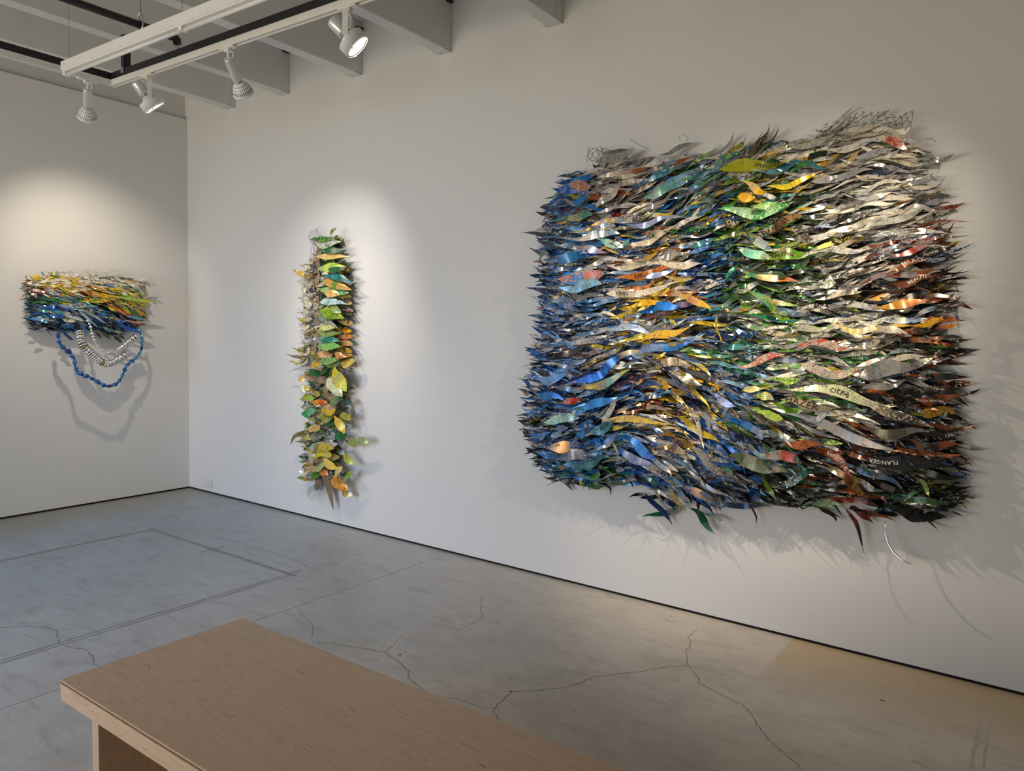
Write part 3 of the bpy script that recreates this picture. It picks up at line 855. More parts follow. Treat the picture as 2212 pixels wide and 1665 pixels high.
# direction of the strips, traced as short segments
flow = [(1180, 520, 1240, 525), (1160, 650, 1230, 665), (1150, 800, 1220, 812), (1140, 930, 1230, 925), (1180, 1010, 1260, 1025), (1230, 420, 1300, 415), (1250, 560, 1330, 545),
        (1330, 400, 1400, 375), (1420, 430, 1500, 385), (1330, 470, 1400, 445), (1380, 560, 1480, 540), (1380, 640, 1480, 622), (1400, 720, 1490, 705),
        (1240, 690, 1340, 670), (1250, 800, 1350, 765), (1260, 880, 1370, 830), (1270, 960, 1370, 925), (1380, 860, 1440, 850), (1400, 940, 1480, 960), (1290, 1020, 1350, 1015),
        (1440, 800, 1500, 840), (1500, 900, 1560, 950), (1440, 1000, 1500, 1060), (1380, 960, 1440, 1000), (1530, 1030, 1600, 1060),
        (1520, 500, 1600, 470), (1540, 620, 1600, 595), (1560, 740, 1620, 750), (1560, 380, 1620, 330), (1640, 360, 1740, 340), (1620, 460, 1720, 455), (1640, 550, 1740, 545),
        (1640, 640, 1720, 660), (1700, 330, 1820, 310), (1780, 420, 1900, 390), (1780, 520, 1900, 480), (1780, 610, 1900, 575), (1780, 700, 1900, 705), (1880, 320, 1980, 315),
        (1920, 420, 2030, 405), (1930, 520, 2040, 500), (1930, 620, 2040, 600), (1940, 720, 2030, 710), (1700, 780, 1800, 770), (1740, 840, 1900, 860), (1720, 900, 1880, 950),
        (1880, 790, 1990, 775), (1890, 880, 2010, 920), (1900, 960, 2040, 975), (1920, 1040, 2030, 1060), (1820, 980, 1900, 1030), (1720, 980, 1820, 1000), (1640, 880, 1720, 900),
        (1620, 980, 1700, 1030), (1700, 1070, 1800, 1060), (1820, 1090, 1920, 1110)]
FP, FA = [], []
for a in flow:
    p, q = F1.px(a[0], a[1], N1), F1.px(a[2], a[3], N1)
    FP.append((p + q) / 2); d = q - p; FA.append(math.atan2(d[1], d[0]))
FP = np.array(FP); FA = np.array(FA)
def flow_ang(h, z):
    w = 1.0 / (((FP - np.array([h, z])) ** 2).sum(1) + 0.004) ** 1.6
    return float((w * FA).sum() / w.sum())
SEAM = F1.px(1572, 600, N1)
def depth1(h, z):
    d = edge_dist(PA, h, z)
    ins = np.array([inside(poly1, a, b) for a, b in zip(np.ravel(h), np.ravel(z))]).reshape(np.shape(h))
    d = np.where(ins, d, -d)
    base = 0.045 + 0.125 * np.clip((d + 0.05) / 0.24, 0, 1) ** 0.6
    seam = np.exp(-((h - SEAM[0] - 0.06 * (z - SEAM[1])) / 0.05) ** 2) * np.exp(-((z - SEAM[1]) / 0.42) ** 2)   # deep fold between blue and green
    return base - 0.075 * seam + 0.012 * np.sin(h * 19.0 + 1.5 * np.sin(z * 3.1)) + 0.012 * np.sin(z * 9.0 + h * 4.0)
# lookup table of the depth so that thousands of strips stay cheap
hx = np.linspace(PA[:, 0].min() - 0.3, PA[:, 0].max() + 0.3, 110); zx = np.linspace(PA[:, 1].min() - 0.35, PA[:, 1].max() + 0.3, 100)
HH, ZZ = np.meshgrid(hx, zx)
DT = depth1(HH, ZZ)
def dlook(h, z):
    fi = np.clip((h - hx[0]) / (hx[1] - hx[0]), 0, len(hx) - 1.001); fj = np.clip((z - zx[0]) / (zx[1] - zx[0]), 0, len(zx) - 1.001)
    i = fi.astype(int); j = fj.astype(int); a = fi - i; b = fj - j
    return DT[j, i] * (1-a) * (1-b) + DT[j, i+1] * a * (1-b) + DT[j+1, i] * (1-a) * b + DT[j+1, i+1] * a * b

def rand_center(poly, PAr, inset):
    lo, hi = PAr.min(0), PAr.max(0)
    while True:
        p = lo + rng.random(2) * (hi - lo)
        if inside(poly, p[0], p[1]) and edge_dist(PAr, p[0], p[1]) > inset: return p

def gen_strip(P, letters, lay, L, Wd, ns, cross, ang, dl, amp=0.010, flare=0.03, tiltm=-0.28, tilts=0.32):
    lam = rng.uniform(0.12, 0.24); ph = rng.uniform(0, 6.28)
    nf = lambda h, z, s: np.maximum(lay * dl(h, z) + amp * np.sin(2 * np.pi * h / lam + ph), 0.012)
    G = ribbon(P, ang, L, Wd, nf, tilt=rng.normal(tiltm, tilts), twist=rng.normal(0, 0.3), bend=rng.normal(0, 0.18), wob=rng.normal(0, 0.26), ph=rng.uniform(0, 6.28),
               bow=rng.uniform(0.0, 0.05), ns=ns, pw=rng.uniform(0.4, 0.95), skew=rng.normal(0, 0.45), ends=(max(0, rng.normal(flare, flare)), max(0, rng.normal(flare, flare))),
               cross=cross, curl=(rng.normal(0, 0.012), rng.normal(0, 0.012)))
    l0 = letters[rng.integers(len(letters))]; c0 = ink(l0)
    c1 = c0 if rng.random() < 0.6 else ink(letters[rng.integers(len(letters))])
    a = ink(letters[rng.integers(len(letters))]) if rng.random() < 0.6 else ink('SCSYLK'[rng.integers(6)])
    back = hexink(BACKS[rng.integers(len(BACKS))]) if l0 not in 'KNDU' else hexink((64, 60, 56))
    return G + (c0, c1, a, back, rng.random())

bag = Bag()
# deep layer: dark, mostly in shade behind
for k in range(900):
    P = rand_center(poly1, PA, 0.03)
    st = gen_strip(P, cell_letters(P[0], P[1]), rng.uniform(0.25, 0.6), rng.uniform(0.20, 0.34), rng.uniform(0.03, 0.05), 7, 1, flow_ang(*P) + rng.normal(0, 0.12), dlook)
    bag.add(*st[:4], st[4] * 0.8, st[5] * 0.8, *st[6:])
for k in range(2500):
    P = rand_center(poly1, PA, 0.035)
    left = P[0] < PA[:, 0].min() + 0.25
    st = gen_strip(P, cell_letters(P[0], P[1]), rng.uniform(0.62, 1.0), rng.uniform(0.15, 0.33), rng.uniform(0.016, 0.034) * (0.62 if left else 1), 11, 1,
                   flow_ang(*P) + rng.normal(0, 0.13), dlook)
    bag.add(*st)
# pointed tips standing out from the outline, most on the two upright sides
for k in range(300):
    i = rng.integers(len(PA)); t = rng.random()
    p = PA[i] * (1 - t) + PA[(i + 1) % len(PA)] * t
    top = p[1] > PA[:, 1].mean() + 0.6 and rng.random() < 0.6
    if top: continue
    side = -1 if p[0] < PA[:, 0].mean() else 1
    if abs(p[0] - PA[:, 0].mean()) < 0.75 and rng.random() < 0.5: continue
    P = p + np.array([side * rng.triangular(-0.10, -0.03, 0.05), rng.uniform(-0.03, 0.03)])
    lt = cell_letters(P[0], P[1], jit=0.04)
    st = gen_strip(P, lt + ('NK' if side < 0 else 'K'), rng.uniform(0.45, 0.95), rng.uniform(0.09, 0.24), rng.uniform(0.010, 0.028), 9, 1, flow_ang(*P) + rng.normal(0, 0.28), dlook, flare=0.035)
    bag.add(*st)
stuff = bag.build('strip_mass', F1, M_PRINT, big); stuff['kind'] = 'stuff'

# strips that stand out, traced one by one: x0,y0,x1,y1,width px,ink,ink at the far end,accent,(word,at,size,ink,flip)
def c3(s): return PAL[s[0]][int(s[1]) % len(PAL[s[0]])]
hero = [
    (1329, 546, 1466, 505, 14, (222, 205, 178), None, (205, 190, 165), None),
    (1300, 520, 1352, 537, 15, (104, 160, 140), None, (120, 170, 150), None),
    (1352, 541, 1366, 516, 14, (70, 140, 128), None, (80, 150, 140), None),
    (1326, 578, 1420, 572, 17, (224, 208, 182), None, (180, 175, 160), None),
    (1400, 576, 1516, 568, 14, (228, 212, 186), None, (180, 175, 160), None),
    (1440, 558, 1487, 552, 12, (226, 212, 188), None, (60, 60, 60), None),
    (1353, 604, 1455, 582, 14, (222, 130, 52), (214, 120, 40), (230, 150, 80), ('efficient', -0.02, 0.034, 'K', False)),
    (1323, 609, 1497, 583, 11, (120, 140, 180), None, (150, 165, 200), None),
    (1331, 645, 1478, 620, 12, (228, 214, 186), None, (210, 198, 170), ('EBBS', -0.28, 0.026, 'K', False)),
    (1361, 660, 1440, 648, 15, (226, 172, 26), None, (240, 200, 80), None),
    (1391, 668, 1478, 655, 17, (24, 98, 184), None, (40, 130, 210), None),
    (1490, 640, 1540, 668, 14, (226, 130, 26), (230, 180, 40), (250, 210, 90), None),
    (1223, 516, 1345, 506, 18, (150, 150, 158), (120, 150, 175), (215, 205, 195), None),
    (1221, 545, 1320, 536, 17, (70, 124, 172), None, (170, 110, 130), None),
    (1222, 560, 1300, 545, 18, (26, 86, 150), None, (40, 120, 170), None),
    (1222, 608, 1318, 596, 22, (36, 120, 184), (110, 150, 190), (220, 130, 90), None),
    (1225, 625, 1310, 615, 18, (112, 160, 184), None, (140, 180, 200), None),
    (1232, 387, 1290, 382, 15, (18, 110, 186), None, (40, 120, 190), None),
    (1234, 400, 1286, 404, 20, (40, 120, 205), None, (230, 150, 60), None),
    (1190, 405, 1275, 415, 20, (20, 74, 150), None, (40, 100, 180), None),
    (1222, 425, 1280, 430, 15, (150, 160, 60), None, (20, 100, 110), None),
    (1222, 440, 1275, 436, 14, (22, 110, 170), None, (30, 120, 180), None),
    (1230, 470, 1290, 462, 18, (150, 170, 90), None, (30, 110, 120), None),
    (1150, 437, 1190, 447, 10, (34, 52, 96), None, (40, 60, 100), None),
    (1152, 474, 1188, 452, 9, (38, 58, 76), None, (60, 80, 90), None),
    (1107, 499, 1178, 503, 8, (74, 72, 76), None, (40, 40, 44), None),
    (1126, 536, 1180, 552, 12, (92, 108, 112), None, (120, 130, 130), None),
    (1148, 512, 1188, 534, 11, (50, 66, 100), None, (90, 90, 110), None),
    (1140, 559, 1170, 562, 6, (130, 44, 40), None, (150, 60, 50), None),
    (1290, 345, 1350, 335, 18, (160, 158, 155), None, (190, 188, 182), None),
    (1385, 352, 1490, 332, 16, (178, 176, 172), None, (215, 212, 205), None),
    (1420, 330, 1480, 300, 14, (164, 164, 164), None, (120, 122, 124), None),
    (1300, 455, 1355, 400, 18, (150, 148, 146), None, (90, 90, 92), None),
    (1400, 395, 1460, 362, 22, (48, 124, 150), None, (235, 205, 150), None),
    (1400, 430, 1500, 385, 24, (90, 150, 150), (120, 170, 200), (70, 140, 60), None),
    (1340, 480, 1400, 470, 14, (168, 162, 155), None, (60, 58, 56), None),
    (1340, 492, 1465, 482, 12, (110, 130, 185), (120, 140, 190), (170, 175, 195), None),
    (1565, 364, 1702, 350, 24, (172, 172, 22), None, (130, 150, 20), ('delicious', 0.18, 0.035, 'K', True)),
    (1632, 378, 1738, 360, 15, (92, 140, 146), (40, 110, 120), (60, 120, 130), None),
    (1560, 350, 1594, 288, 18, (150, 160, 60), None, (170, 60, 40), None),
    (1612, 398, 1664, 424, 15, (214, 166, 18), None, (226, 180, 40), None),
    (1604, 430, 1640, 432, 18, (206, 120, 34), None, (240, 190, 60), None),
    (1566, 470, 1722, 460, 22, (60, 160, 76), (50, 150, 70), (190, 220, 170), None),
    (1640, 450, 1712, 447, 16, (104, 168, 80), None, (170, 205, 130), None),
    (1570, 480, 1602, 488, 18, (92, 80, 38), None, (110, 96, 40), ('Oh2', 0.0, 0.034, 'W', False)),
    (1650, 505, 1740, 470, 16, (130, 96, 40), None, (40, 34, 20), None),
    (1655, 552, 1760, 548, 20, (120, 160, 50), (90, 150, 40), (200, 110, 40), ('MAKE WAVE', -0.15, 0.024, 'K', True)),
    (1597, 540, 1668, 562, 16, (50, 146, 96), (150, 200, 150), (120, 190, 140), None),
    (1594, 587, 1728, 616, 14, (40, 140, 90), (216, 116, 46), (226, 130, 60), None),
    (1630, 620, 1700, 684, 18, (96, 160, 110), (60, 130, 60), (220, 150, 60), None),
    (1612, 505, 1680, 545, 20, (50, 90, 84), None, (170, 140, 40), None),
    (1640, 590, 1700, 600, 16, (70, 96, 60), None, (40, 60, 40), None),
    (1795, 508, 1910, 474, 12, (222, 210, 186), None, (205, 196, 170), ('CR', -0.1, 0.014, 'K', False)),
    (1760, 620, 1812, 612, 18, (214, 210, 196), None, (90, 110, 60), None),
    (1880, 500, 1995, 455, 13, (150, 152, 146), None, (170, 168, 158), None),
    (1820, 480, 1900, 452, 14, (96, 94, 92), None, (200, 198, 192), None),
    (1720, 500, 1760, 520, 18, (126, 112, 96), None, (60, 54, 48), ('HAZE', 0.0, 0.028, 'K', False)),
    (1790, 330, 1900, 308, 14, (196, 190, 178), None, (215, 210, 196), None),
    (1830, 290, 1910, 268, 14, (206, 196, 178), None, (190, 182, 168), None),
    (1700, 322, 1800, 300, 13, (188, 184, 172), None, (150, 150, 146), None),
    (1850, 345, 1930, 322, 16, (178, 178, 174), None, (140, 140, 142), None),
    (1900, 296, 1960, 312, 16, (206, 194, 172), None, (196, 70, 50), None),
    (1960, 420, 2046, 410, 12, (96, 90, 80), None, (40, 38, 34), ('SPARKLING', 0.0, 0.016, 'K', True)),
    (1975, 552, 2058, 530, 12, (40, 34, 30), None, (70, 60, 50), ('BEAUTY', -0.1, 0.014, 'W', True)),
    (1930, 585, 2000, 552, 14, (132, 66, 30), None, (110, 60, 34), ('BLACK', 0.15, 0.022, 'W', False)),
    (1940, 620, 2010, 596, 14, (112, 60, 38), None, (90, 50, 40), ('BEAUTI', 0.1, 0.020, 'W', False)),
    (1970, 530, 2030, 505, 16, (130, 50, 40), None, (60, 110, 100), None),
    (1930, 560, 2010, 530, 14, (150, 60, 50), None, (180, 70, 60), None),
    (1900, 665, 2000, 650, 18, (200, 150, 40), (210, 130, 50), (170, 90, 60), None),
    (1967, 708, 2036, 692, 12, (206, 160, 36), None, (200, 140, 40), None),
    (2020, 665, 2050, 670, 10, (30, 28, 28), None, (60, 50, 46), None),
    (1715, 826, 1932, 863, 22, (216, 214, 176), (206, 204, 160), (190, 210, 130), ('citre', 0.0, 0.045, 'K', False)),
    (1672, 820, 1740, 822, 14, (150, 190, 70), None, (190, 210, 120), ('MONTAUK', 0.0, 0.018, 'K', False)),
    (1699, 866, 1820, 884, 16, (182, 160, 124), (150, 140, 110), (120, 100, 70), ('HAZER', -0.15, 0.044, 'K', False)),
    (1709, 890, 1926, 968, 18, (128, 126, 124), (178, 160, 140), (150, 150, 152), None),
    (1752, 912, 1800, 892, 11, (180, 184, 190), None, (120, 120, 124), None),
    (1874, 868, 2012, 924, 18, (120, 112, 92), (40, 36, 32), (230, 215, 180), None),
    (1876, 930, 2004, 940, 18, (84, 78, 66), (60, 58, 56), (110, 100, 80), None),
    (1887, 988, 2045, 1005, 26, (34, 36, 42), (30, 30, 34), (60, 62, 70), ('FLANGER', -0.3, 0.024, 'W', True)),
    (1700, 957, 1778, 960, 16, (150, 74, 28), (140, 66, 26), (160, 90, 40), None),
    (1776, 958, 1852, 1014, 16, (140, 64, 26), None, (96, 50, 30), ('BEAUTIFUL', 0.05, 0.022, 'W', False)),
    (1785, 990, 1880, 1065, 16, (160, 80, 50), (50, 42, 28), (130, 100, 40), None),
    (1970, 945, 2010, 990, 14, (150, 76, 36), (120, 60, 30), (110, 80, 50), None),
    (2000, 964, 2068, 964, 14, (40, 36, 32), (176, 86, 26), (90, 50, 30), None),
    (1990, 862, 2084, 858, 13, (30, 24, 20), (160, 74, 26), (120, 60, 30), None),
    (1978, 862, 2040, 872, 15, (150, 70, 26), (46, 36, 28), (60, 40, 30), ('BLACK BEAUTIFUL', 0.05, 0.013, 'W', False)),
    (1990, 888, 2062, 890, 18, (40, 32, 24), None, (190, 140, 40), None),
    (2000, 945, 2072, 942, 9, (34, 32, 30), None, (60, 56, 50), ('130', 0.15, 0.020, 'W', False)),
    (1867, 806, 1998, 778, 32, (96, 94, 92), (86, 84, 84), (120, 116, 112), None),
    (1866, 842, 1960, 825, 16, (128, 126, 122), None, (100, 100, 98), None),
    (1896, 705, 1960, 720, 14, (176, 168, 152), None, (200, 190, 170), None),
    (1680, 715, 1790, 700, 14, (186, 180, 164), None, (150, 160, 120), None),
    (1800, 712, 1915, 722, 12, (214, 206, 186), None, (230, 200, 90), None),
    (1730, 738, 1850, 745, 14, (190, 176, 156), None, (190, 60, 40), None),
    (1605, 790, 1700, 762, 13, (190, 170, 150), None, (200, 80, 60), None),
    (1735, 800, 1860, 815, 16, (200, 190, 168), (190, 180, 150), (190, 70, 50), None),
    (1620, 838, 1680, 830, 12, (180, 170, 70), (150, 180, 60), (200, 150, 60), None),
    (1636, 850, 1678, 858, 16, (150, 180, 100), None, (222, 130, 40), None),
    (1640, 888, 1698, 902, 14, (160, 190, 60), (120, 170, 60), (190, 200, 80), None),
    (1612, 878, 1668, 920, 15, (172, 156, 142), (120, 108, 96), (100, 90, 82), None),
    (1587, 985, 1702, 1020, 26, (110, 120, 88), (140, 130, 116), (80, 96, 60), None),
    (1645, 972, 1736, 990, 18, (130, 140, 120), (30, 76, 66), (200, 70, 50), None),
    (1643, 1014, 1670, 1074, 14, (90, 120, 30), None, (70, 100, 30), None),
    (1690, 1048, 1755, 1018, 18, (26, 66, 66), None, (40, 90, 70), None),
    (1745, 1088, 1812, 1090, 14, (90, 120, 80), None, (150, 170, 120), None),
    (1950, 1078, 2045, 1084, 12, (70, 104, 56), None, (60, 90, 50), None),
    (1985, 1028, 2012, 1068, 11, (150, 180, 70), None, (120, 150, 60), None),
    (1950, 1080, 1980, 1060, 9, (64, 120, 84), None, (60, 110, 80), None),
    (2005, 1045, 2070, 1038, 8, (84, 96, 60), None, (80, 90, 60), None),
    (1831, 1102, 1864, 1202, 16, (120, 56, 34), (40, 30, 22), (30, 26, 20), None),
    (1608, 1086, 1622, 1138, 7, (36, 34, 34), None, (50, 46, 44), None),
    (1760, 1098, 1800, 1130, 8, (30, 28, 28), None, (44, 40, 40), None),
    (1935, 1100, 1990, 1138, 22, (34, 32, 32), None, (60, 58, 56), None),
    (1975, 1110, 2028, 1128, 22, (20, 19, 19), None, (40, 38, 38), None),
    (1386, 1072, 1435, 1140, 13, (28, 64, 118), None, (24, 50, 100), None),
    (1377, 1130, 1462, 1102, 12, (22, 92, 76), None, (20, 80, 60), None),
    (1482, 1102, 1532, 1158, 17, (16, 74, 52), None, (20, 90, 60), None),
    (1490, 1106, 1552, 1134, 7, (84, 116, 112), None, (90, 120, 116), None),
    (1431, 1034, 1462, 1114, 14, (206, 180, 130), (226, 196, 120), (180, 160, 110), None),
    (1405, 1020, 1420, 1096, 12, (120, 140, 120), (200, 190, 150), (40, 90, 80), None),
    (1460, 1040, 1560, 1098, 17, (64, 110, 160), (110, 140, 160), (190, 140, 90), None),
    (1500, 1100, 1640, 1092, 10, (40, 56, 76), None, (60, 80, 100), None),
    (1473, 800, 1532, 890, 13, (206, 178, 46), (220, 196, 60), (180, 150, 60), None),
    (1470, 906, 1558, 958, 13, (214, 186, 40), None, (190, 160, 50), None),
    (1320, 900, 1460, 908, 12, (190, 160, 90), None, (220, 190, 60), None),
    (1444, 800, 1500, 862, 12, (100, 110, 130), (150, 140, 150), (80, 90, 120), None),
    (1490, 865, 1535, 960, 12, (206, 186, 150), None, (180, 160, 130), None),
    (1540, 850, 1592, 880, 14, (160, 165, 195), None, (90, 100, 160), None),
    (1586, 862, 1560, 918, 12, (120, 130, 160), (140, 140, 150), (90, 100, 140), None),
    (1385, 762, 1512, 736, 18, (24, 96, 184), None, (40, 130, 205), None),
    (1389, 736, 1500, 708, 16, (228, 172, 30), None, (240, 196, 80), None),
    (1310, 700, 1420, 712, 12, (140, 156, 170), None, (170, 180, 190), None),
    (1545, 682, 1552, 738, 11, (206, 180, 70), None, (200, 170, 60), None),
    (1382, 790, 1500, 780, 17, (180, 166, 140), None, (60, 56, 50), None),
    (1460, 800, 1520, 830, 20, (170, 156, 132), None, (50, 46, 42), None),
    (1196, 778, 1278, 748, 15, (28, 28, 32), None, (60, 58, 60), None),
    (1170, 826, 1255, 805, 16, (100, 150, 200), (70, 130, 190), (160, 170, 190), ('TION', 0.25, 0.03, 'K', False)),
    (1242, 842, 1355, 780, 17, (20, 84, 180), (30, 70, 170), (50, 130, 210), None),
    (1172, 848, 1232, 858, 16, (28, 100, 166), None, (40, 120, 180), None),
    (1248, 892, 1340, 848, 18, (36, 112, 190), None, (60, 140, 210), None),
    (1260, 850, 1370, 808, 18, (150, 120, 100), (60, 150, 160), (190, 170, 50), None),
    (1232, 868, 1260, 862, 12, (200, 60, 40), None, (160, 40, 30), None),
    (1192, 906, 1262, 896, 16, (130, 176, 168), None, (180, 205, 195), None),
    (1200, 935, 1240, 915, 20, (120, 150, 180), (100, 110, 150), (150, 160, 180), None),
    (1135, 947, 1200, 940, 12, (70, 120, 190), None, (90, 130, 190), None),
    (1188, 966, 1258, 962, 22, (24, 66, 140), (30, 90, 160), (220, 160, 40), None),
    (1205, 985, 1280, 975, 20, (120, 130, 150), (70, 90, 130), (150, 155, 170), None),
    (1310, 968, 1350, 935, 10, (110, 120, 150), None, (130, 140, 160), None),
    (1337, 945, 1345, 985, 10, (190, 180, 120), (70, 120, 180), (160, 160, 110), None),
    (1280, 942, 1340, 910, 20, (70, 120, 130), (40, 110, 120), (90, 130, 150), None),
    (1250, 950, 1335, 905, 18, (40, 116, 180), None, (20, 22, 26), None),
    (1353, 940, 1430, 988, 18, (30, 100, 180), (30, 60, 120), (60, 130, 200), None),
    (1350, 965, 1460, 1030, 18, (40, 90, 170), (170, 160, 150), (30, 60, 120), None),
    (1440, 960, 1490, 975, 16, (120, 96, 70), None, (190, 170, 140), None),
    (1500, 970, 1590, 1038, 16, (140, 140, 140), (150, 140, 134), (110, 112, 114), None),
    (1570, 1000, 1592, 1030, 12, (70, 120, 100), None, (90, 140, 110), None),
    (1455, 985, 1470, 950, 18, (120, 110, 120), None, (60, 110, 200), None),
    (1278, 1038, 1302, 1014, 16, (60, 130, 60), None, (80, 150, 70), None),
    (1245, 1050, 1290, 1052, 14, (50, 100, 40), None, (40, 80, 40), None),
    (1225, 1010, 1330, 990, 17, (40, 90, 110), None, (80, 130, 140), None),
    (1102, 913, 1150, 925, 9, (44, 46, 52), None, (60, 80, 90), None),
    (1107, 933, 1140, 945, 11, (30, 30, 36), None, (50, 50, 56), None),
    (1120, 820, 1142, 838, 9, (30, 80, 140), None, (30, 60, 110), None),
    (1103, 845, 1140, 856, 9, (110, 116, 104), None, (140, 130, 60), None),
    (1118, 877, 1145, 872, 7, (50, 54, 70), None, (60, 60, 76), None),
    (1122, 760, 1180, 768, 10, (44, 104, 180), None, (30, 80, 150), None),
    (1868, 1000, 1895, 1030, 9, (70, 110, 110), None, (60, 100, 100), None),
    (1560, 600, 1598, 560, 10, (30, 120, 80), None, (50, 150, 100), None),
    (1552, 660, 1600, 640, 10, (60, 110, 60), None, (90, 130, 80), None),
    (1500, 535, 1545, 515, 12, (60, 130, 130), (60, 100, 150), (90, 150, 150), None),
    (1495, 545, 1540, 530, 13, (60, 100, 170), None, (110, 150, 200), None),
    (1290, 330, 1340, 320, 9, (120, 120, 120), None, (150, 150, 150), None),
]
INKS = {'K': M_LETTER_K, 'W': M_LETTER_W, 'R': M_LETTER_R}
nhero = 0
for hi, (x0, y0, x1, y1, wpx, c0, c1, acc, word) in enumerate(hero):
    a = F1.px(x0, y0, N1); b = F1.px(x1, y1, N1)
    mid = (a + b) / 2; d = b - a; L = float(np.hypot(*d)); ang = math.atan2(d[1], d[0])
    up = F1.px((x0 + x1) / 2, (y0 + y1) / 2 - wpx, N1) - mid
    Wd = abs(float(up[1])) * (abs(math.cos(ang)) * 0.85 + 0.25) * 1.08
    out = 1.02 if inside(poly1, *mid) and edge_dist(PA, *mid) > 0.05 else 0.8
    lam = rng.uniform(0.16, 0.28); ph = rng.uniform(0, 6.28); am = rng.uniform(0.006, 0.014)
    off = 0.018 + 0.010 * rng.random()
    nf = lambda h, z, s: np.maximum(out * dlook(h, z) + off + am * np.sin(2 * np.pi * (h + z) / lam + ph), 0.02)
    G = ribbon(mid, ang, L * 1.10, Wd, nf, tilt=rng.normal(-0.22, 0.15), twist=rng.normal(0, 0.18), bend=rng.normal(0, 0.10), wob=rng.choice([-1, 1]) * rng.uniform(0.14, 0.34),
               ph=rng.uniform(0, 6.28), bow=rng.uniform(0.0, 0.03), ns=16, pw=rng.uniform(0.5, 0.95), skew=rng.normal(0, 0.35), ends=(rng.uniform(0, 0.03), rng.uniform(0, 0.03)), cross=2)
    k0 = hexink(c0); k1 = hexink(c1) if c1 else k0
    o = single('strip', F1, big, *G, k0, k1, hexink(acc), hexink(BACKS[hi % 4]), 0.36 + 0.3 * rng.random() if word is None else 0.26)
    nhero += 1
    if word: letter_on(F1, o, *G, word[0], word[1], word[2] * 1.1, INKS[word[3]], word[4])
# the long thin curl at the lower right
curl_px = [(1912, 1125), (1913, 1150), (1920, 1172), (1934, 1192), (1952, 1206), (1976, 1214)]
cp = [F1.px(x, y, 0.10) for x, y in curl_px]
bm = bmesh.new(); add_tube(bm, [Vector(F1.to_local(np.array([[p[0], p[1], 0.10 + 0.01 * i]]))[0]) for i, p in enumerate(cp)], [0.003, 0.004, 0.005, 0.006, 0.005, 0.001], 6)
bm_obj('strip', bm, M_ALU, big, True)
# other strips of the front layer, one object each
while nhero < 296:
    P = rand_center(poly1, PA, 0.05)
    st = gen_strip(P, cell_letters(P[0], P[1]), 1.02, rng.uniform(0.20, 0.36), rng.uniform(0.020, 0.036), 14, 1, flow_ang(*P) + rng.normal(0, 0.10), dlook, amp=0.012, flare=0.028, tiltm=-0.25, tilts=0.25)
    single('strip', F1, big, *st); nhero += 1

# chicken wire showing along the top edge
def hexnet(fr, parent, path_lo, path_hi, n, cell, r, name='wire_netting', jit=0.15, seed=1, nb=0.08):
    """hexagonal wire net stretched between two traced edges"""
    rg = np.random.default_rng(seed)
    lo = np.array([fr.px(x, y, nb) for x, y in path_lo]); hi = np.array([fr.px(x, y, nb) for x, y in path_hi])
    def P(u, v):
        a = np.array([np.interp(u, np.linspace(0, 1, len(lo)), lo[:, k]) for k in (0, 1)])
        b = np.array([np.interp(u, np.linspace(0, 1, len(hi)), hi[:, k]) for k in (0, 1)])
        return a * (1 - v) + b * v
    W_ = np.hypot(*(P(1, .5) - P(0, .5))); H_ = np.hypot(*(P(.5, 1) - P(.5, 0)))
    nx = max(2, int(W_ / (cell * 1.5))); ny = max(2, int(H_ / (cell * 0.87)))
    pts = {}
    def node(ix, iy):
        if (ix, iy) not in pts:
            u = np.clip((ix + rg.normal(0, jit)) / (nx * 2), 0, 1); v = np.clip((iy + rg.normal(0, jit)) / ny, 0, 1)
            q = P(u, v)
            pts[(ix, iy)] = Vector(fr.to_local(np.array([[q[0], q[1], nb + 0.02 * math.sin(ix * 0.9) + rg.normal(0, 0.006)]]))[0])
        return pts[(ix, iy)]
    bm = bmesh.new()
    for iy in range(ny + 1):
        for ix in range(nx * 2):
            o = 0.0
            if (ix + iy) % 2 == 0: add_tube(bm, [node(ix, iy), node(ix + 1, iy)], r, 4, False)
            if iy < ny and (ix + iy) % 2 == 1: pass
            if iy < ny: add_tube(bm, [node(ix, iy), node(ix + (1 if (ix + iy) % 2 else 0), iy + 1)], r, 4, False) if (ix + iy) % 2 else add_tube(bm, [node(ix, iy), node(ix, iy + 1)], r, 4, False)
    return bm_obj(name, bm, M_WIRE, parent)
hexnet(F1, big, [(1762, 298), (1830, 278), (1900, 268), (1965, 285)], [(1765, 278), (1838, 250), (1885, 238), (1935, 250), (1972, 242)], 0, 0.022, 0.0011, seed=3)
hexnet(F1, big, [(1268, 350), (1300, 345), (1335, 340)], [(1270, 325), (1285, 316), (1300, 318), (1315, 322)], 0, 0.018, 0.0011, seed=5, jit=0.35)
for pts in [[(1360, 299), (1372, 308), (1386, 315), (1400, 320)], [(1470, 305), (1466, 292), (1476, 290), (1486, 298), (1480, 312)], [(1220, 378), (1222, 366), (1228, 372), (1234, 376)],
            [(1940, 255), (1960, 245), (1973, 238), (1970, 262), (1966, 275)], [(2000, 300), (2012, 300), (2022, 306)]]:
    bm = bmesh.new()
    add_tube(bm, [Vector(F1.to_local(np.array([[*F1.px(x, y, 0.08), 0.08]]))[0]) for x, y in pts], 0.0012, 5)
    bm_obj('loose_wire', bm, M_WIRE, big)

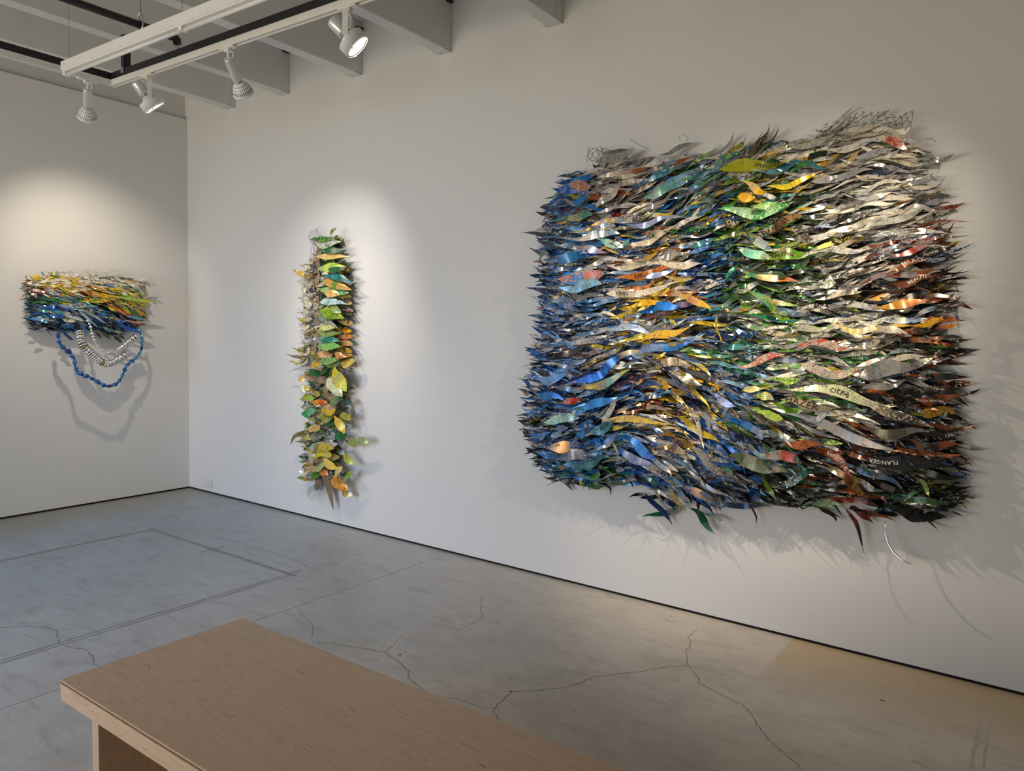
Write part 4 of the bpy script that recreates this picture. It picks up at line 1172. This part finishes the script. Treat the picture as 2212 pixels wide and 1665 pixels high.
# ------------------------------------------------------------------ 2. the tall narrow piece
tall = thing('wall_sculpture', 'tall narrow wall piece of green and yellow leaf-shaped strips with brown cardboard', 'sculpture', (1.97, 0.0, 1.2), 'wall pieces of cut can strips')
F2 = Frame('R', (1.97, 0.0, 1.2))
N2 = 0.09
def leaf2(x0, y0, x1, y1, wpx, c0, acc=None, n=N2, c1=None, name='leaf_strip', mat=None, back=None, tilt=-0.3, bow=0.25, pw=0.62, wob=0.0, bend=0.0, ends=(0.0, 0.0), amp=0.0, curl=(0, 0), ns=12, seed=None, twist=None, round_=0.0, tri=False, wk=225.0):
    a = F2.px(x0, y0, n); b = F2.px(x1, y1, n)
    mid = (a + b) / 2; d = b - a; L = float(np.hypot(*d)); ang = math.atan2(d[1], d[0])
    Wd = min(wpx / wk, 0.42 * L)
    ph = rng.uniform(0, 6.28)
    nf = lambda h, z, s: np.maximum(n + amp * np.sin(2 * np.pi * s * 1.4 + ph) + round_ * (1 - (2 * s) ** 2), 0.006)
    G = ribbon(mid, ang, L * 1.02, Wd, nf, tilt=tilt, twist=rng.normal(0, 0.15) if twist is None else twist, bend=bend, wob=wob, ph=ph, bow=bow, ns=ns, pw=pw, skew=rng.normal(0, 0.15), ends=ends, cross=2, curl=curl, tri=tri)
    k0 = hexink(c0)
    return single(name, F2, tall, *G, k0, hexink(c1) if c1 else k0, hexink(acc or c0), hexink(back or (176, 168, 140)), seed if seed is not None else 0.3 + 0.4 * rng.random(), mat)
def X4(cx): return 600 + cx * 0.1922
def Y4(cy): return 470 + cy * 0.1922
def X5(cx): return 600 + cx * 0.2043
def Y5(cy): return 780 + cy * 0.2043
GR, LM, TE, TN, YL, DG, WG = (64, 130, 50), (140, 185, 60), (30, 96, 88), (226, 190, 120), (220, 190, 50), (34, 92, 52), (196, 200, 186)
# cardboard spine
for (x0, y0, x1, y1, w) in [(462, 300, 440, 560, 17), (470, 560, 430, 760, 22), (420, 700, 455, 860, 16), (440, 860, 455, 1010, 18), (450, 1000, 425, 1200, 14), (455, 1150, 405, 1560, 11)]:
    leaf2(X4(x0), Y4(y0), X4(x1), Y4(y1), w, (150, 118, 84), n=0.055, name='cardboard_strip', mat=M_CARD, tilt=0.2, bow=0.1, pw=0.18, amp=0.006)
for (x0, y0, x1, y1, w) in [(340, 190, 520, 200, 13), (510, 210, 520, 400, 13), (500, 430, 530, 720, 14)]:
    leaf2(X5(x0), Y5(y0), X5(x1), Y5(y1), w, (150, 118, 84), n=0.075, name='cardboard_strip', mat=M_CARD, tilt=0.0, bow=0.15, pw=0.22, amp=0.008)
leaf2(X5(500), Y5(1150), X5(588), Y5(1565), 26, (150, 118, 84), n=0.06, name='cardboard_strip', mat=M_CARD, tilt=0.0, bow=0.06, tri=True, twist=0.0)
leaf2(X5(455), Y5(1180), X5(400), Y5(1365), 14, (130, 104, 78), n=0.045, name='cardboard_strip', mat=M_CARD, tilt=0.0, bow=0.08, pw=0.3)
# leaves down the right column, traced
for (x0, y0, x1, y1, w, c, a) in [
    (395, 255, 705, 235, 9, DG, LM), (600, 215, 680, 115, 13, (96, 130, 60), GR), (425, 315, 728, 300, 15, WG, (60, 110, 70)), (455, 375, 785, 360, 12, (30, 104, 60), DG),
    (425, 440, 812, 438, 11, (226, 200, 130), (205, 170, 90)), (440, 570, 785, 555, 17, LM, (200, 220, 110)), (540, 600, 800, 580, 10, DG, (80, 130, 90)), (535, 620, 865, 710, 12, TE, (50, 140, 150)),
    (485, 690, 840, 800, 16, (90, 140, 60), (220, 160, 90)), (470, 800, 800, 850, 18, (84, 160, 100), (170, 205, 130)), (520, 840, 715, 865, 14, (226, 190, 120), (190, 140, 80)),
    (470, 935, 775, 950, 13, (96, 160, 160), (220, 235, 235)), (590, 980, 735, 1065, 14, (120, 150, 80), (190, 200, 120)), (470, 1030, 765, 1140, 18, (86, 150, 30), (180, 190, 50)),
    (455, 1110, 695, 1220, 13, (80, 100, 84), (150, 165, 140)), (468, 1225, 665, 1235, 14, (190, 205, 110), (230, 225, 150)), (450, 1290, 725, 1310, 13, (110, 140, 60), (150, 180, 90)),
    (452, 1335, 705, 1390, 15, (20, 116, 90), (60, 150, 130)), (440, 1440, 725, 1440, 17, (120, 180, 90), (170, 205, 120)), (440, 1520, 640, 1545, 14, (230, 190, 140), (226, 140, 70)),
    (390, 1570, 520, 1560, 11, (50, 110, 40), (220, 110, 30)), (450, 1600, 720, 1610, 16, (140, 180, 110), (60, 110, 60)), (640, 1530, 790, 1570, 12, (220, 170, 100), (190, 120, 60)), (400, 1640, 540, 1650, 10, YL, (200, 150, 30))]:
    leaf2(X4(x0), Y4(y0), X4(x1), Y4(y1), w, c, a, n=N2 + rng.uniform(0, 0.02), bow=0.14, pw=0.85, bend=rng.normal(0, 0.1), wob=rng.normal(0, 0.08), round_=0.03, ends=(0, rng.uniform(0, 0.02)))
for (y, w, c, a) in [(740, 13, (150, 140, 110), TN), (800, 11, (100, 120, 90), GR), (880, 12, TN, YL), (950, 13, TN, (240, 210, 150)), (1030, 13, (200, 150, 170), TN), (1075, 10, (150, 130, 100), TN),
                     (1180, 13, (230, 190, 110), (200, 160, 90)), (1275, 15, YL, (230, 120, 40)), (1330, 17, (224, 150, 80), (226, 110, 60)), (1395, 15, (226, 176, 110), TN), (1480, 13, (200, 160, 60), YL), (1545, 13, (210, 160, 80), TN), (1640, 14, YL, (200, 170, 50))]:
    leaf2(X4(640 + rng.uniform(-15, 15)), Y4(y - 25), X4(876 + rng.uniform(-15, 10)), Y4(y + rng.uniform(5, 40)), w * 0.8, c, a, n=0.05, bow=0.14, pw=0.9, ends=(0, 0.03))
# crinkled foil pieces down the left side, many and small
for k in range(70):
    t = k / 70
    cy = 480 + t * 1200 + rng.uniform(-25, 25)
    cx = 375 - 60 * math.sin(min(1, t * 1.6) * 1.6) + rng.uniform(-45, 45)
    an = rng.normal(0.4, 0.8); ln = rng.uniform(14, 26)
    x, y = X4(cx), Y4(cy)
    c = [(206, 202, 192), (176, 172, 160), (220, 214, 196), (160, 150, 96), (214, 178, 80), (120, 116, 84)][rng.choice(6, p=[.28, .22, .2, .12, .1, .08])]
    leaf2(x - ln / 2 * math.cos(an), y + ln / 2 * math.sin(an) * .7, x + ln / 2 * math.cos(an), y - ln / 2 * math.sin(an) * .7, rng.uniform(5, 9), c, (230, 226, 214), n=rng.uniform(0.03, 0.09), bow=rng.uniform(0, .5), tilt=rng.normal(-.2, .6), wob=rng.normal(0, .5), ns=8, ends=(rng.uniform(0, .04), rng.uniform(0, .04)), seed=0.1)
for (x0, y0, x1, y1, w, c) in [(205, 590, 300, 665, 9, (226, 190, 90)), (285, 540, 420, 500, 7, (150, 150, 100)), (320, 640, 275, 910, 9, (190, 180, 150)), (200, 1470, 330, 1500, 10, (150, 140, 70)),
                               (140, 1535, 260, 1585, 6, (120, 116, 90)), (165, 1620, 260, 1660, 6, (190, 180, 90)), (290, 945, 380, 985, 8, (206, 200, 180)), (250, 1140, 390, 1160, 9, (190, 186, 170)), (260, 1020, 350, 1070, 6, (200, 196, 180))]:
    leaf2(X4(x0), Y4(y0), X4(x1), Y4(y1), w, c, n=0.07, bow=0.3, wob=0.3, ends=(0.04, 0.0))
# lower half: loops and broad leaves
for (x0, y0, x1, y1, w, c, a, n) in [
    (590, 60, 735, 330, 28, (222, 196, 40), (140, 170, 40), .13), (535, 170, 700, 365, 24, (190, 205, 130), (240, 240, 215), .14), (350, 60, 470, 20, 12, YL, (200, 160, 40), .10), (500, 20, 690, 40, 13, (130, 160, 90), LM, .09),
    (680, 40, 835, 20, 13, (230, 200, 70), YL, .09), (330, 110, 480, 130, 12, GR, DG, .08), (450, 130, 560, 70, 14, (50, 90, 46), GR, .09), (350, 215, 480, 270, 18, (20, 44, 30), DG, .07), (300, 245, 350, 330, 12, YL, (200, 190, 40), .11),
    (250, 230, 310, 340, 9, (226, 220, 190), (240, 236, 214), .11), (270, 370, 400, 380, 12, (170, 176, 60), LM, .09), (345, 430, 545, 430, 9, (224, 150, 40), (200, 60, 40), .11), (545, 460, 690, 400, 13, (60, 120, 40), GR, .11),
    (450, 495, 660, 480, 13, (220, 180, 130), (180, 110, 70), .10), (260, 560, 420, 520, 16, (40, 150, 90), (90, 190, 140), .10), (455, 535, 640, 525, 13, (214, 176, 50), YL, .11), (450, 620, 640, 590, 15, (150, 150, 50), (110, 130, 40), .10),
    (650, 575, 820, 590, 12, (150, 150, 50), (180, 170, 70), .10), (510, 660, 650, 650, 11, (40, 90, 50), GR, .09), (610, 570, 735, 760, 15, (236, 196, 80), (220, 170, 60), .13), (330, 710, 470, 700, 13, (190, 160, 100), (220, 190, 120), .09),
    (130, 860, 340, 685, 9, (130, 120, 50), (100, 96, 50), .09), (275, 760, 380, 830, 16, (170, 160, 70), (206, 190, 110), .08), (340, 800, 510, 800, 16, (96, 110, 50), (60, 80, 50), .08), (500, 780, 640, 770, 16, (24, 50, 40), (190, 200, 200), .08),
    (600, 790, 740, 790, 13, (30, 120, 60), (40, 150, 80), .10), (330, 920, 640, 880, 18, (130, 150, 130), (190, 200, 206), .10), (385, 910, 600, 900, 16, (200, 180, 70), (130, 110, 40), .12), (385, 975, 600, 960, 12, (206, 200, 30), (220, 210, 60), .12),
    (645, 870, 760, 860, 13, (206, 190, 150), (60, 90, 130), .10), (740, 850, 975, 850, 13, (150, 170, 80), (200, 200, 140), .10), (380, 1030, 660, 1000, 14, (170, 140, 80), (140, 110, 60), .10), (490, 1035, 640, 1150, 14, (232, 190, 70), (240, 210, 110), .13),
    (400, 1130, 540, 1110, 12, (170, 190, 110), (130, 170, 80), .11), (340, 1100, 440, 1160, 15, (206, 170, 60), (190, 60, 40), .09), (350, 1210, 460, 1200, 17, (80, 130, 40), GR, .08), (600, 1230, 690, 1110, 18, (226, 206, 140), (200, 190, 110), .12),
    (450, 1160, 560, 1180, 13, (224, 150, 50), (180, 60, 30), .10), (580, 1210, 750, 1370, 22, (228, 170, 60), (190, 60, 40), .09), (690, 1370, 800, 1420, 20, (200, 190, 110), (220, 110, 50), .07), (700, 970, 820, 1110, 11, (190, 190, 60), (150, 160, 50), .10),
    (690, 1280, 820, 1150, 11, (130, 170, 50), (160, 190, 70), .10), (540, 1140, 600, 1200, 12, (60, 70, 74), (30, 40, 50), .10), (660, 960, 740, 960, 12, (150, 170, 170), (60, 90, 100), .09), (700, 440, 800, 430, 10, (30, 100, 110), TE, .09),
    (765, 520, 820, 540, 12, (60, 130, 40), GR, .10), (380, 330, 470, 350, 12, (150, 150, 70), (190, 180, 110), .09), (560, 360, 690, 340, 11, (40, 44, 30), (190, 196, 150), .09), (220, 190, 300, 180, 9, (220, 190, 90), TN, .07)]:
    leaf2(X5(x0), Y5(y0), X5(x1), Y5(y1), w, c, a, n=n - 0.01, bow=rng.uniform(.05, .2), pw=rng.uniform(.3, .75), wob=rng.normal(0, .3), bend=rng.normal(0, .2), ends=(rng.uniform(0, .02), rng.uniform(0, .03)), round_=0.02, wk=240.0)
for (pts, w, c) in [([(690, 390), (760, 400), (810, 470), (830, 540), (825, 600)], .030, (220, 110, 50)), ([(800, 620), (805, 690), (770, 735)], .010, (110, 130, 80)), 
                    ([(700, 1080), (740, 1050), (780, 1045)], .014, (40, 80, 50)), ([(105, 110), (180, 95), (240, 70)], .012, (120, 110, 90))]:
    P = np.array([[*F2.px(X5(x), Y5(y), 0.08), 0.08 + 0.01 * i] for i, (x, y) in enumerate(pts)])
    T = np.gradient(P, axis=0); T /= np.linalg.norm(T, axis=1)[:, None]
    G = np.stack([P - np.array([0, 0, 1.]) * w / 2, P + np.array([0, 0, 1.]) * w / 2], 1)
    fn = np.cross(T, np.array([0, 0, 1.])); su = np.linspace(0, .2, len(P)); tu = np.outer(np.full(len(P), w), [-.5, .5])
    single('curled_strip', F2, tall, G, fn, su, tu, hexink(c), hexink(c), hexink((226, 190, 90)), hexink((120, 110, 90)), 0.6)
# dark stuffing behind the leaves
bag2 = Bag()
for k in range(760):
    t = rng.random()
    y = 515 + t * 520; xc = 706 + 8 * math.sin(t * 5); x = xc + rng.uniform(-40, 40) * (0.7 if t < .12 else 1) * (1.05 if t > .5 else 1)
    P = F2.px(x, y, 0.04)
    letters = ('GGDYDC' if t < .5 else 'GYYDCGS') if x > xc - 12 else ('SSCYS' if t < .55 else 'DYGCS')
    st = gen_strip(P, letters, 1.0, rng.uniform(.07, .15), rng.uniform(.016, .036), 6, 1, rng.normal(0, .3), lambda h, z: np.full(np.shape(h), rng.uniform(0.02, 0.06)), amp=0.006, flare=0.015)
    bag2.add(*st)
s2 = bag2.build('strip_mass', F2, M_PRINT, tall); s2['kind'] = 'stuff'
# fine mesh scraps at top and bottom
def mesh_scrap(fr, parent, quad, nu, nv, r, nb, bulge):
    q = [fr.px(x, y, nb) for x, y in quad]
    def P(u, v):
        p = (q[0] * (1-u) + q[1] * u) * (1-v) + (q[3] * (1-u) + q[2] * u) * v
        return Vector(fr.to_local(np.array([[p[0], p[1], nb + bulge * math.sin(math.pi * v) + 0.01 * math.sin(u * 7)]]))[0])
    bm = bmesh.new()
    for i in range(nu + 1): add_tube(bm, [P(i / nu, j / 6) for j in range(7)], r, 3, False)
    for j in range(nv + 1): add_tube(bm, [P(i / 6, j / nv) for i in range(7)], r, 3, False)
    return bm_obj('mesh_scrap', bm, M_GALV, parent)
mesh_scrap(F2, tall, [(670, 502), (690, 488), (700, 512), (676, 530)], 12, 14, 0.0006, 0.05, 0.03)
mesh_scrap(F2, tall, [(668, 1056), (702, 1038), (706, 1060), (674, 1082)], 16, 12, 0.0006, 0.06, 0.035)
mesh_scrap(F2, tall, [(668, 1050), (690, 1046), (692, 1054), (670, 1064)], 10, 8, 0.0006, 0.05, 0.02)
mesh_scrap(F2, tall, [(674, 530), (682, 528), (682, 580), (670, 585)], 6, 22, 0.0006, 0.04, 0.01)

# ------------------------------------------------------------------ 3. the small piece with chains on the far wall
small = thing('wall_sculpture', 'small wall piece of yellow and blue metal strips with hanging blue and silver chains', 'sculpture', (0.0, -0.86, 1.62), 'wall pieces of cut can strips')
F3 = Frame('B', (0.0, -0.86, 1.62))
N3 = 0.13
def X3(cx): return 30 + cx * 0.2402
def Y3(cy): return 540 + cy * 0.2402
ol3 = [(200, 235), (300, 195), (420, 190), (560, 210), (700, 215), (880, 215), (1050, 235), (1160, 285), (1180, 350), (1190, 430), (1175, 520), (1160, 600), (1130, 690), (1020, 690), (930, 770), (820, 740), (700, 700),
       (560, 720), (400, 720), (250, 705), (225, 640), (230, 560), (215, 470), (215, 380), (195, 300)]
poly3 = [F3.px(X3(x), Y3(y), N3) for x, y in ol3]
P3 = np.array(poly3)
cells3 = []
for (cx, cy, s) in [(250, 240, 'YCSC'), (400, 240, 'YCCC'), (600, 230, 'CCCS'), (800, 240, 'CCSL'), (1000, 250, 'CCCS'), (1150, 300, 'CCS'), (250, 320, 'YUCC'), (400, 320, 'YYCC'), (600, 310, 'YCCC'), (800, 320, 'CCYC'), (1000, 330, 'CCCS'), (1150, 350, 'CCCY'),
                    (250, 390, 'UNCR'), (400, 400, 'GCUY'), (600, 390, 'YOYY'), (800, 400, 'YYYO'), (1000, 400, 'YYCG'), (1150, 420, 'GYYC'), (250, 460, 'GDTG'), (420, 460, 'TGGL'), (560, 450, 'NTLR'), (700, 460, 'YGYO'), (850, 460, 'YYGO'), (1000, 460, 'YYOY'), (1150, 480, 'YYUY'),
                    (250, 540, 'BBTL'), (400, 540, 'BLSN'), (550, 530, 'LTSL'), (700, 530, 'NTGD'), (850, 530, 'DGYN'), (1000, 530, 'GYDO'), (1130, 540, 'YUTD'), (250, 620, 'BNBT'), (400, 620, 'BNLB'), (550, 600, 'SLTB'), (700, 600, 'LBTS'), (850, 600, 'BNBT'), (1000, 610, 'BNSR'), (1130, 620, 'TRBU'),
                    (260, 690, 'NBNB'), (400, 690, 'NBTB'), (560, 680, 'BNLN'), (700, 680, 'NBLT'), (850, 690, 'NBYN'), (1000, 690, 'NBBN'), (900, 750, 'NKBN')]:
    cells3.append((F3.px(X3(cx), Y3(cy), N3), s))
C3 = np.array([c[0] for c in cells3])
def ang3(h, z):
    u = (h - P3[:, 0].min()) / np.ptp(P3[:, 0]); v = (P3[:, 1].max() - z) / np.ptp(P3[:, 1])
    return -0.06 - 0.42 * u * (0.3 + v) - 0.18 * v
def dep3(h, z):
    d = edge_dist(P3, h, z)
    ins = np.array([inside(poly3, a, b) for a, b in zip(np.ravel(h), np.ravel(z))]).reshape(np.shape(h))
    return 0.05 + 0.10 * np.clip((np.where(ins, d, -d) + 0.03) / 0.14, 0, 1) ** 0.6
h3 = np.linspace(P3[:, 0].min() - .2, P3[:, 0].max() + .2, 60); z3 = np.linspace(P3[:, 1].min() - .2, P3[:, 1].max() + .2, 50)
A_, B_ = np.meshgrid(h3, z3); D3 = dep3(A_, B_)
def dl3(h, z):
    i = np.clip(((h - h3[0]) / (h3[1] - h3[0])).astype(int), 0, 59); j = np.clip(((z - z3[0]) / (z3[1] - z3[0])).astype(int), 0, 49)
    return D3[j, i]
def lets3(P, jit=0.02):
    return cells3[int(np.argmin(((C3 - (P + rng.normal(0, jit, 2))) ** 2).sum(1)))][1]
bag3 = Bag()
for k in range(1000):
    P = rand_center(poly3, P3, 0.012)
    st = gen_strip(P, lets3(P), rng.uniform(.4, .98), rng.uniform(.12, .22), rng.uniform(.016, .030), 7, 1, ang3(*P) + rng.normal(0, .12), dl3, amp=0.005, flare=0.012, tiltm=-.35, tilts=.25)
    bag3.add(*st[:4], np.minimum(st[4] * 1.25, .85), np.minimum(st[5] * 1.25, .85), *st[6:])
for k in range(150):      # spiky left side
    t = rng.random(); p = F3.px(X3(205 + 20 * math.sin(t * 9)), Y3(270 + t * 440), 0.09)
    st = gen_strip(p + rng.normal(0, .008, 2), lets3(p + np.array([.03, 0])) + 'NDK', rng.uniform(.3, .9), rng.uniform(.06, .11), rng.uniform(.005, .010), 6, 1, rng.normal(-.15, .3), dl3, amp=.002, flare=.02)
    bag3.add(*st)
for k in range(60):
    t = rng.random(); p = F3.px(X3(1165 - 10 * t), Y3(300 + t * 350), 0.09)
    st = gen_strip(p, lets3(p), rng.uniform(.3, .9), rng.uniform(.06, .11), rng.uniform(.006, .012), 6, 1, ang3(*p) + rng.normal(0, .15), dl3, amp=.002, flare=.02)
    bag3.add(*st)
s3 = bag3.build('strip_mass', F3, M_PRINT, small); s3['kind'] = 'stuff'
for (x0, y0, x1, y1, w, c, a, n) in [
    (165, 270, 250, 245, 12, (180, 160, 40), YL, .12), (370, 440, 480, 420, 12, (90, 150, 100), GR, .15), (420, 520, 510, 470, 12, (206, 96, 84), (220, 120, 100), .15), (590, 455, 830, 470, 9, (190, 200, 40), YL, .16), (540, 410, 600, 420, 11, (226, 96, 40), (230, 120, 50), .15),
    (700, 340, 1050, 355, 8, (222, 180, 60), YL, .16), (760, 390, 1000, 440, 9, (226, 176, 30), YL, .16), (930, 400, 1170, 465, 13, (232, 184, 60), (220, 160, 50), .15), (900, 420, 1280, 470, 12, (190, 196, 40), LM, .18), (830, 470, 1040, 600, 8, (226, 140, 60), (220, 110, 60), .17),
    (1020, 495, 1190, 590, 11, (220, 160, 50), (200, 140, 50), .15), (920, 300, 1060, 350, 10, (206, 206, 130), (90, 120, 110), .16), (1060, 330, 1180, 375, 11, (214, 210, 170), (100, 130, 130), .17), (700, 290, 930, 290, 8, (238, 222, 206), (226, 206, 196), .15),
    (1050, 260, 1240, 270, 8, (232, 224, 206), (200, 200, 196), .15), (750, 230, 900, 215, 9, (236, 222, 190), (190, 190, 180), .14), (900, 230, 1110, 245, 8, (232, 230, 222), (170, 180, 190), .14), (430, 570, 640, 640, 12, (170, 196, 206), (226, 228, 224), .16),
    (560, 520, 760, 700, 9, (130, 170, 196), (170, 196, 210), .17), (640, 540, 830, 660, 9, (110, 150, 190), (150, 180, 206), .16), (600, 650, 660, 760, 12, (30, 116, 190), (40, 130, 200), .17), (430, 620, 560, 640, 16, (205, 206, 204), (226, 226, 224), .15),
    (840, 610, 1000, 650, 11, (60, 90, 170), (206, 206, 210), .15), (900, 640, 1140, 770, 13, (24, 84, 170), (30, 100, 190), .16), (1000, 585, 1190, 630, 11, (86, 146, 170), (100, 160, 180), .16), (980, 640, 1215, 660, 6, (200, 150, 130), (210, 160, 140), .16),
    (800, 700, 980, 750, 9, (40, 110, 120), (150, 160, 60), .15), (440, 750, 535, 805, 12, (22, 70, 140), (20, 60, 120), .14), (420, 680, 550, 680, 17, (30, 70, 110), (40, 90, 140), .16), (390, 560, 450, 620, 13, (24, 96, 180), (20, 80, 160), .17),
    (730, 720, 790, 800, 9, (36, 34, 34), (60, 56, 50), .13), (890, 770, 970, 830, 12, (60, 62, 30), (30, 30, 26), .13), (780, 740, 880, 810, 5, (40, 44, 50), (30, 30, 36), .13), (940, 760, 1000, 800, 9, (30, 36, 40), (90, 100, 40), .13),
    (220, 730, 300, 700, 9, (24, 60, 110), (30, 70, 120), .12), (160, 690, 230, 670, 6, (30, 60, 90), (30, 60, 90), .10), (170, 480, 220, 560, 6, (50, 60, 66), (70, 80, 80), .10), (165, 400, 230, 440, 6, (60, 66, 60), (70, 80, 70), .10),
    (250, 190, 265, 230, 8, (120, 150, 170), (140, 170, 190), .12), (300, 200, 420, 230, 10, (200, 190, 120), (120, 150, 110), .13), (280, 350, 380, 410, 13, (206, 206, 190), (120, 60, 40), .15), (470, 240, 640, 330, 9, (226, 186, 80), (200, 150, 60), .15),
    (420, 280, 440, 320, 14, (236, 170, 70), (230, 110, 50), .15), (1150, 270, 1285, 320, 5, (170, 176, 180), (190, 190, 190), .14), (1150, 290, 1235, 325, 8, (110, 112, 106), (200, 190, 170), .14)]:
    a_ = F3.px(X3(x0), Y3(y0), n); b_ = F3.px(X3(x1), Y3(y1), n); d = b_ - a_
    G = ribbon((a_ + b_) / 2, math.atan2(d[1], d[0]), float(np.hypot(*d)) * 1.02, w * .2402 * 2.6 / 275, lambda h, z, s: np.full(np.shape(h), n) + 0.004 * np.sin(s * 9), tilt=rng.normal(-.3, .15), twist=rng.normal(0, .15), wob=rng.normal(0, .12), ph=rng.uniform(0, 6), bow=.15, ns=10, pw=.5, cross=2, ends=(0.0, rng.uniform(0, .02)))
    single('strip', F3, small, *G, hexink(c), hexink(c), hexink(a), hexink((196, 190, 178)), .3 + .3 * rng.random())
for k in range(190):
    P = rand_center(poly3, P3, 0.02)
    st = gen_strip(P, lets3(P), 1.04, rng.uniform(.13, .24), rng.uniform(.016, .030), 9, 1, ang3(*P) + rng.normal(0, .1), dl3, amp=0.005, flare=0.014, tiltm=-.3, tilts=.2)
    single('strip', F3, small, *st[:4], np.minimum(st[4] * 1.25, .85), np.minimum(st[5] * 1.25, .85), *st[6:])
for pts in [[(620, 215), (640, 195), (680, 205)], [(860, 200), (900, 180), (930, 195), (955, 168)], [(480, 200), (510, 186), (530, 205)], [(1200, 265), (1255, 270), (1280, 318)], [(650, 180), (690, 182)], [(700, 230), (735, 190), (760, 215)]]:
    bm = bmesh.new(); add_tube(bm, [Vector(F3.to_local(np.array([[*F3.px(X3(x), Y3(y), .11), .11]]))[0]) for x, y in pts], 0.0011, 5); bm_obj('loose_wire', bm, M_WIRE, small)

def along(pts, step):
    P = np.array(pts, float); seg = np.linalg.norm(np.diff(P, axis=0), axis=1); cum = np.concatenate([[0], np.cumsum(seg)])
    m = max(2, int(cum[-1] / step)); t = np.linspace(0, cum[-1], m + 1)
    return np.stack([np.interp(t, cum, P[:, k]) for k in range(P.shape[1])], 1)
def chain_path(pts, n0, n1):
    m = len(pts); out = []
    for i, (x, y) in enumerate(pts):
        n = n0 + (n1 - n0) * math.sin(math.pi * i / (m - 1))
        q = F3.px(X3(x), Y3(y), n); out.append((q[0], q[1], n))
    return np.array([F3.to_local(np.array([p]))[0] for p in out])
# blue chain of twisted can pieces
ch = along(chain_path([(400, 740), (398, 830), (440, 880), (505, 920), (540, 970), (552, 1040), (562, 1090), (620, 1125), (690, 1145), (760, 1192), (830, 1224), (905, 1222), (945, 1185), (975, 1135), (1000, 1070), (1015, 1030), (1080, 988), (1130, 940), (1155, 870), (1155, 800), (1128, 700)], .16, .23), 0.048)
rb = random.Random(4)
for i in range(len(ch) - 1):
    a, b = Vector(ch[i]), Vector(ch[i + 1]); d = b - a; L = d.length; d.normalize()
    q = d.to_track_quat('Z', 'Y').to_matrix().to_4x4() @ Matrix.Rotation(rb.uniform(0, 6.28), 4, 'Z')
    big_ = 1.25 if i < 4 else 1.0
    r = rb.uniform(.015, .022) * big_
    bm = bmesh.new()
    rings = []
    for k in range(8):
        t = k / 7; rr = r * (0.16 + 0.95 * math.sin(math.pi * t) ** 0.9); tw = t * 2.2
        rings.append([bm.verts.new(Matrix.Translation(a) @ q @ Vector((rr * math.cos(tw + 2*math.pi*j/6) * (1.0 if j % 2 else 0.72), rr * math.sin(tw + 2*math.pi*j/6) * 0.75, -0.004 + t * (L + 0.008)))) for j in range(6)])
    for k in range(7):
        for j in range(6): bm.faces.new((rings[k][j], rings[k][(j+1) % 6], rings[k+1][(j+1) % 6], rings[k+1][j]))
    bm.faces.new(rings[0][::-1]); bm.faces.new(rings[-1])
    frac = i / len(ch)
    bm_obj('chain_link', bm, M_NAVYCAN if i % 9 == 3 else (M_TEALCAN if frac > .62 and rb.random() < .75 else M_BLUECAN), small)
# silver can ends threaded into a thick chain
tb = along(chain_path([(590, 735), (598, 820), (640, 890), (700, 940), (760, 992), (830, 1028), (900, 1010), (960, 970), (1010, 935)], .16, .20), 0.017)
tb2 = along(chain_path([(940, 905), (975, 875), (1020, 840), (1065, 800), (1100, 780)], .19, .17), 0.017)
for ti, tt in enumerate((tb, tb2)):
    for i in range(len(tt)):
        a = Vector(tt[i]); d = Vector(tt[min(i+1, len(tt)-1)]) - Vector(tt[max(i-1, 0)])
        q = Matrix.Translation(a) @ d.to_track_quat('Z', 'Y').to_matrix().to_4x4() @ Matrix.Rotation(rb.uniform(-.18, .18), 4, 'X') @ Matrix.Rotation(rb.uniform(-.18, .18), 4, 'Y')
        r = (0.036 if ti == 0 and i < len(tt) * .35 else 0.029) * rb.uniform(.93, 1.05)
        bm = bmesh.new(); add_lathe(bm, [(r * .40, -.0085), (r * .72, -.006), (r * .97, -.005), (r, 0), (r * .97, .005), (r * .72, .006), (r * .40, .0085)], 18, q)
        bm_obj('can_end', bm, M_BRASSCAN if (ti == 0 and i in (7, 18)) else M_ALU, small, True)
# silver beads and twists
bd = along(chain_path([(660, 620), (690, 690), (705, 760), (730, 835), (780, 890), (830, 918), (890, 930), (935, 912)], .19, .22), 0.026)
for i in range(len(bd) - 1):
    a, b = Vector(bd[i]), Vector(bd[i+1]); d = b - a
    q = Matrix.Translation((a + b) / 2) @ d.to_track_quat('Z', 'Y').to_matrix().to_4x4()
    r = [.017, .010, .016, .009][i % 4] * (1 if i < 10 else .75); L = d.length * .5
    bm = bmesh.new(); add_lathe(bm, [(r * .15, -L), (r * .7, -L * .6), (r, 0), (r * .7, L * .6), (r * .15, L)], 14, q)
    bm_obj('silver_bead', bm, M_ALU, small, True)
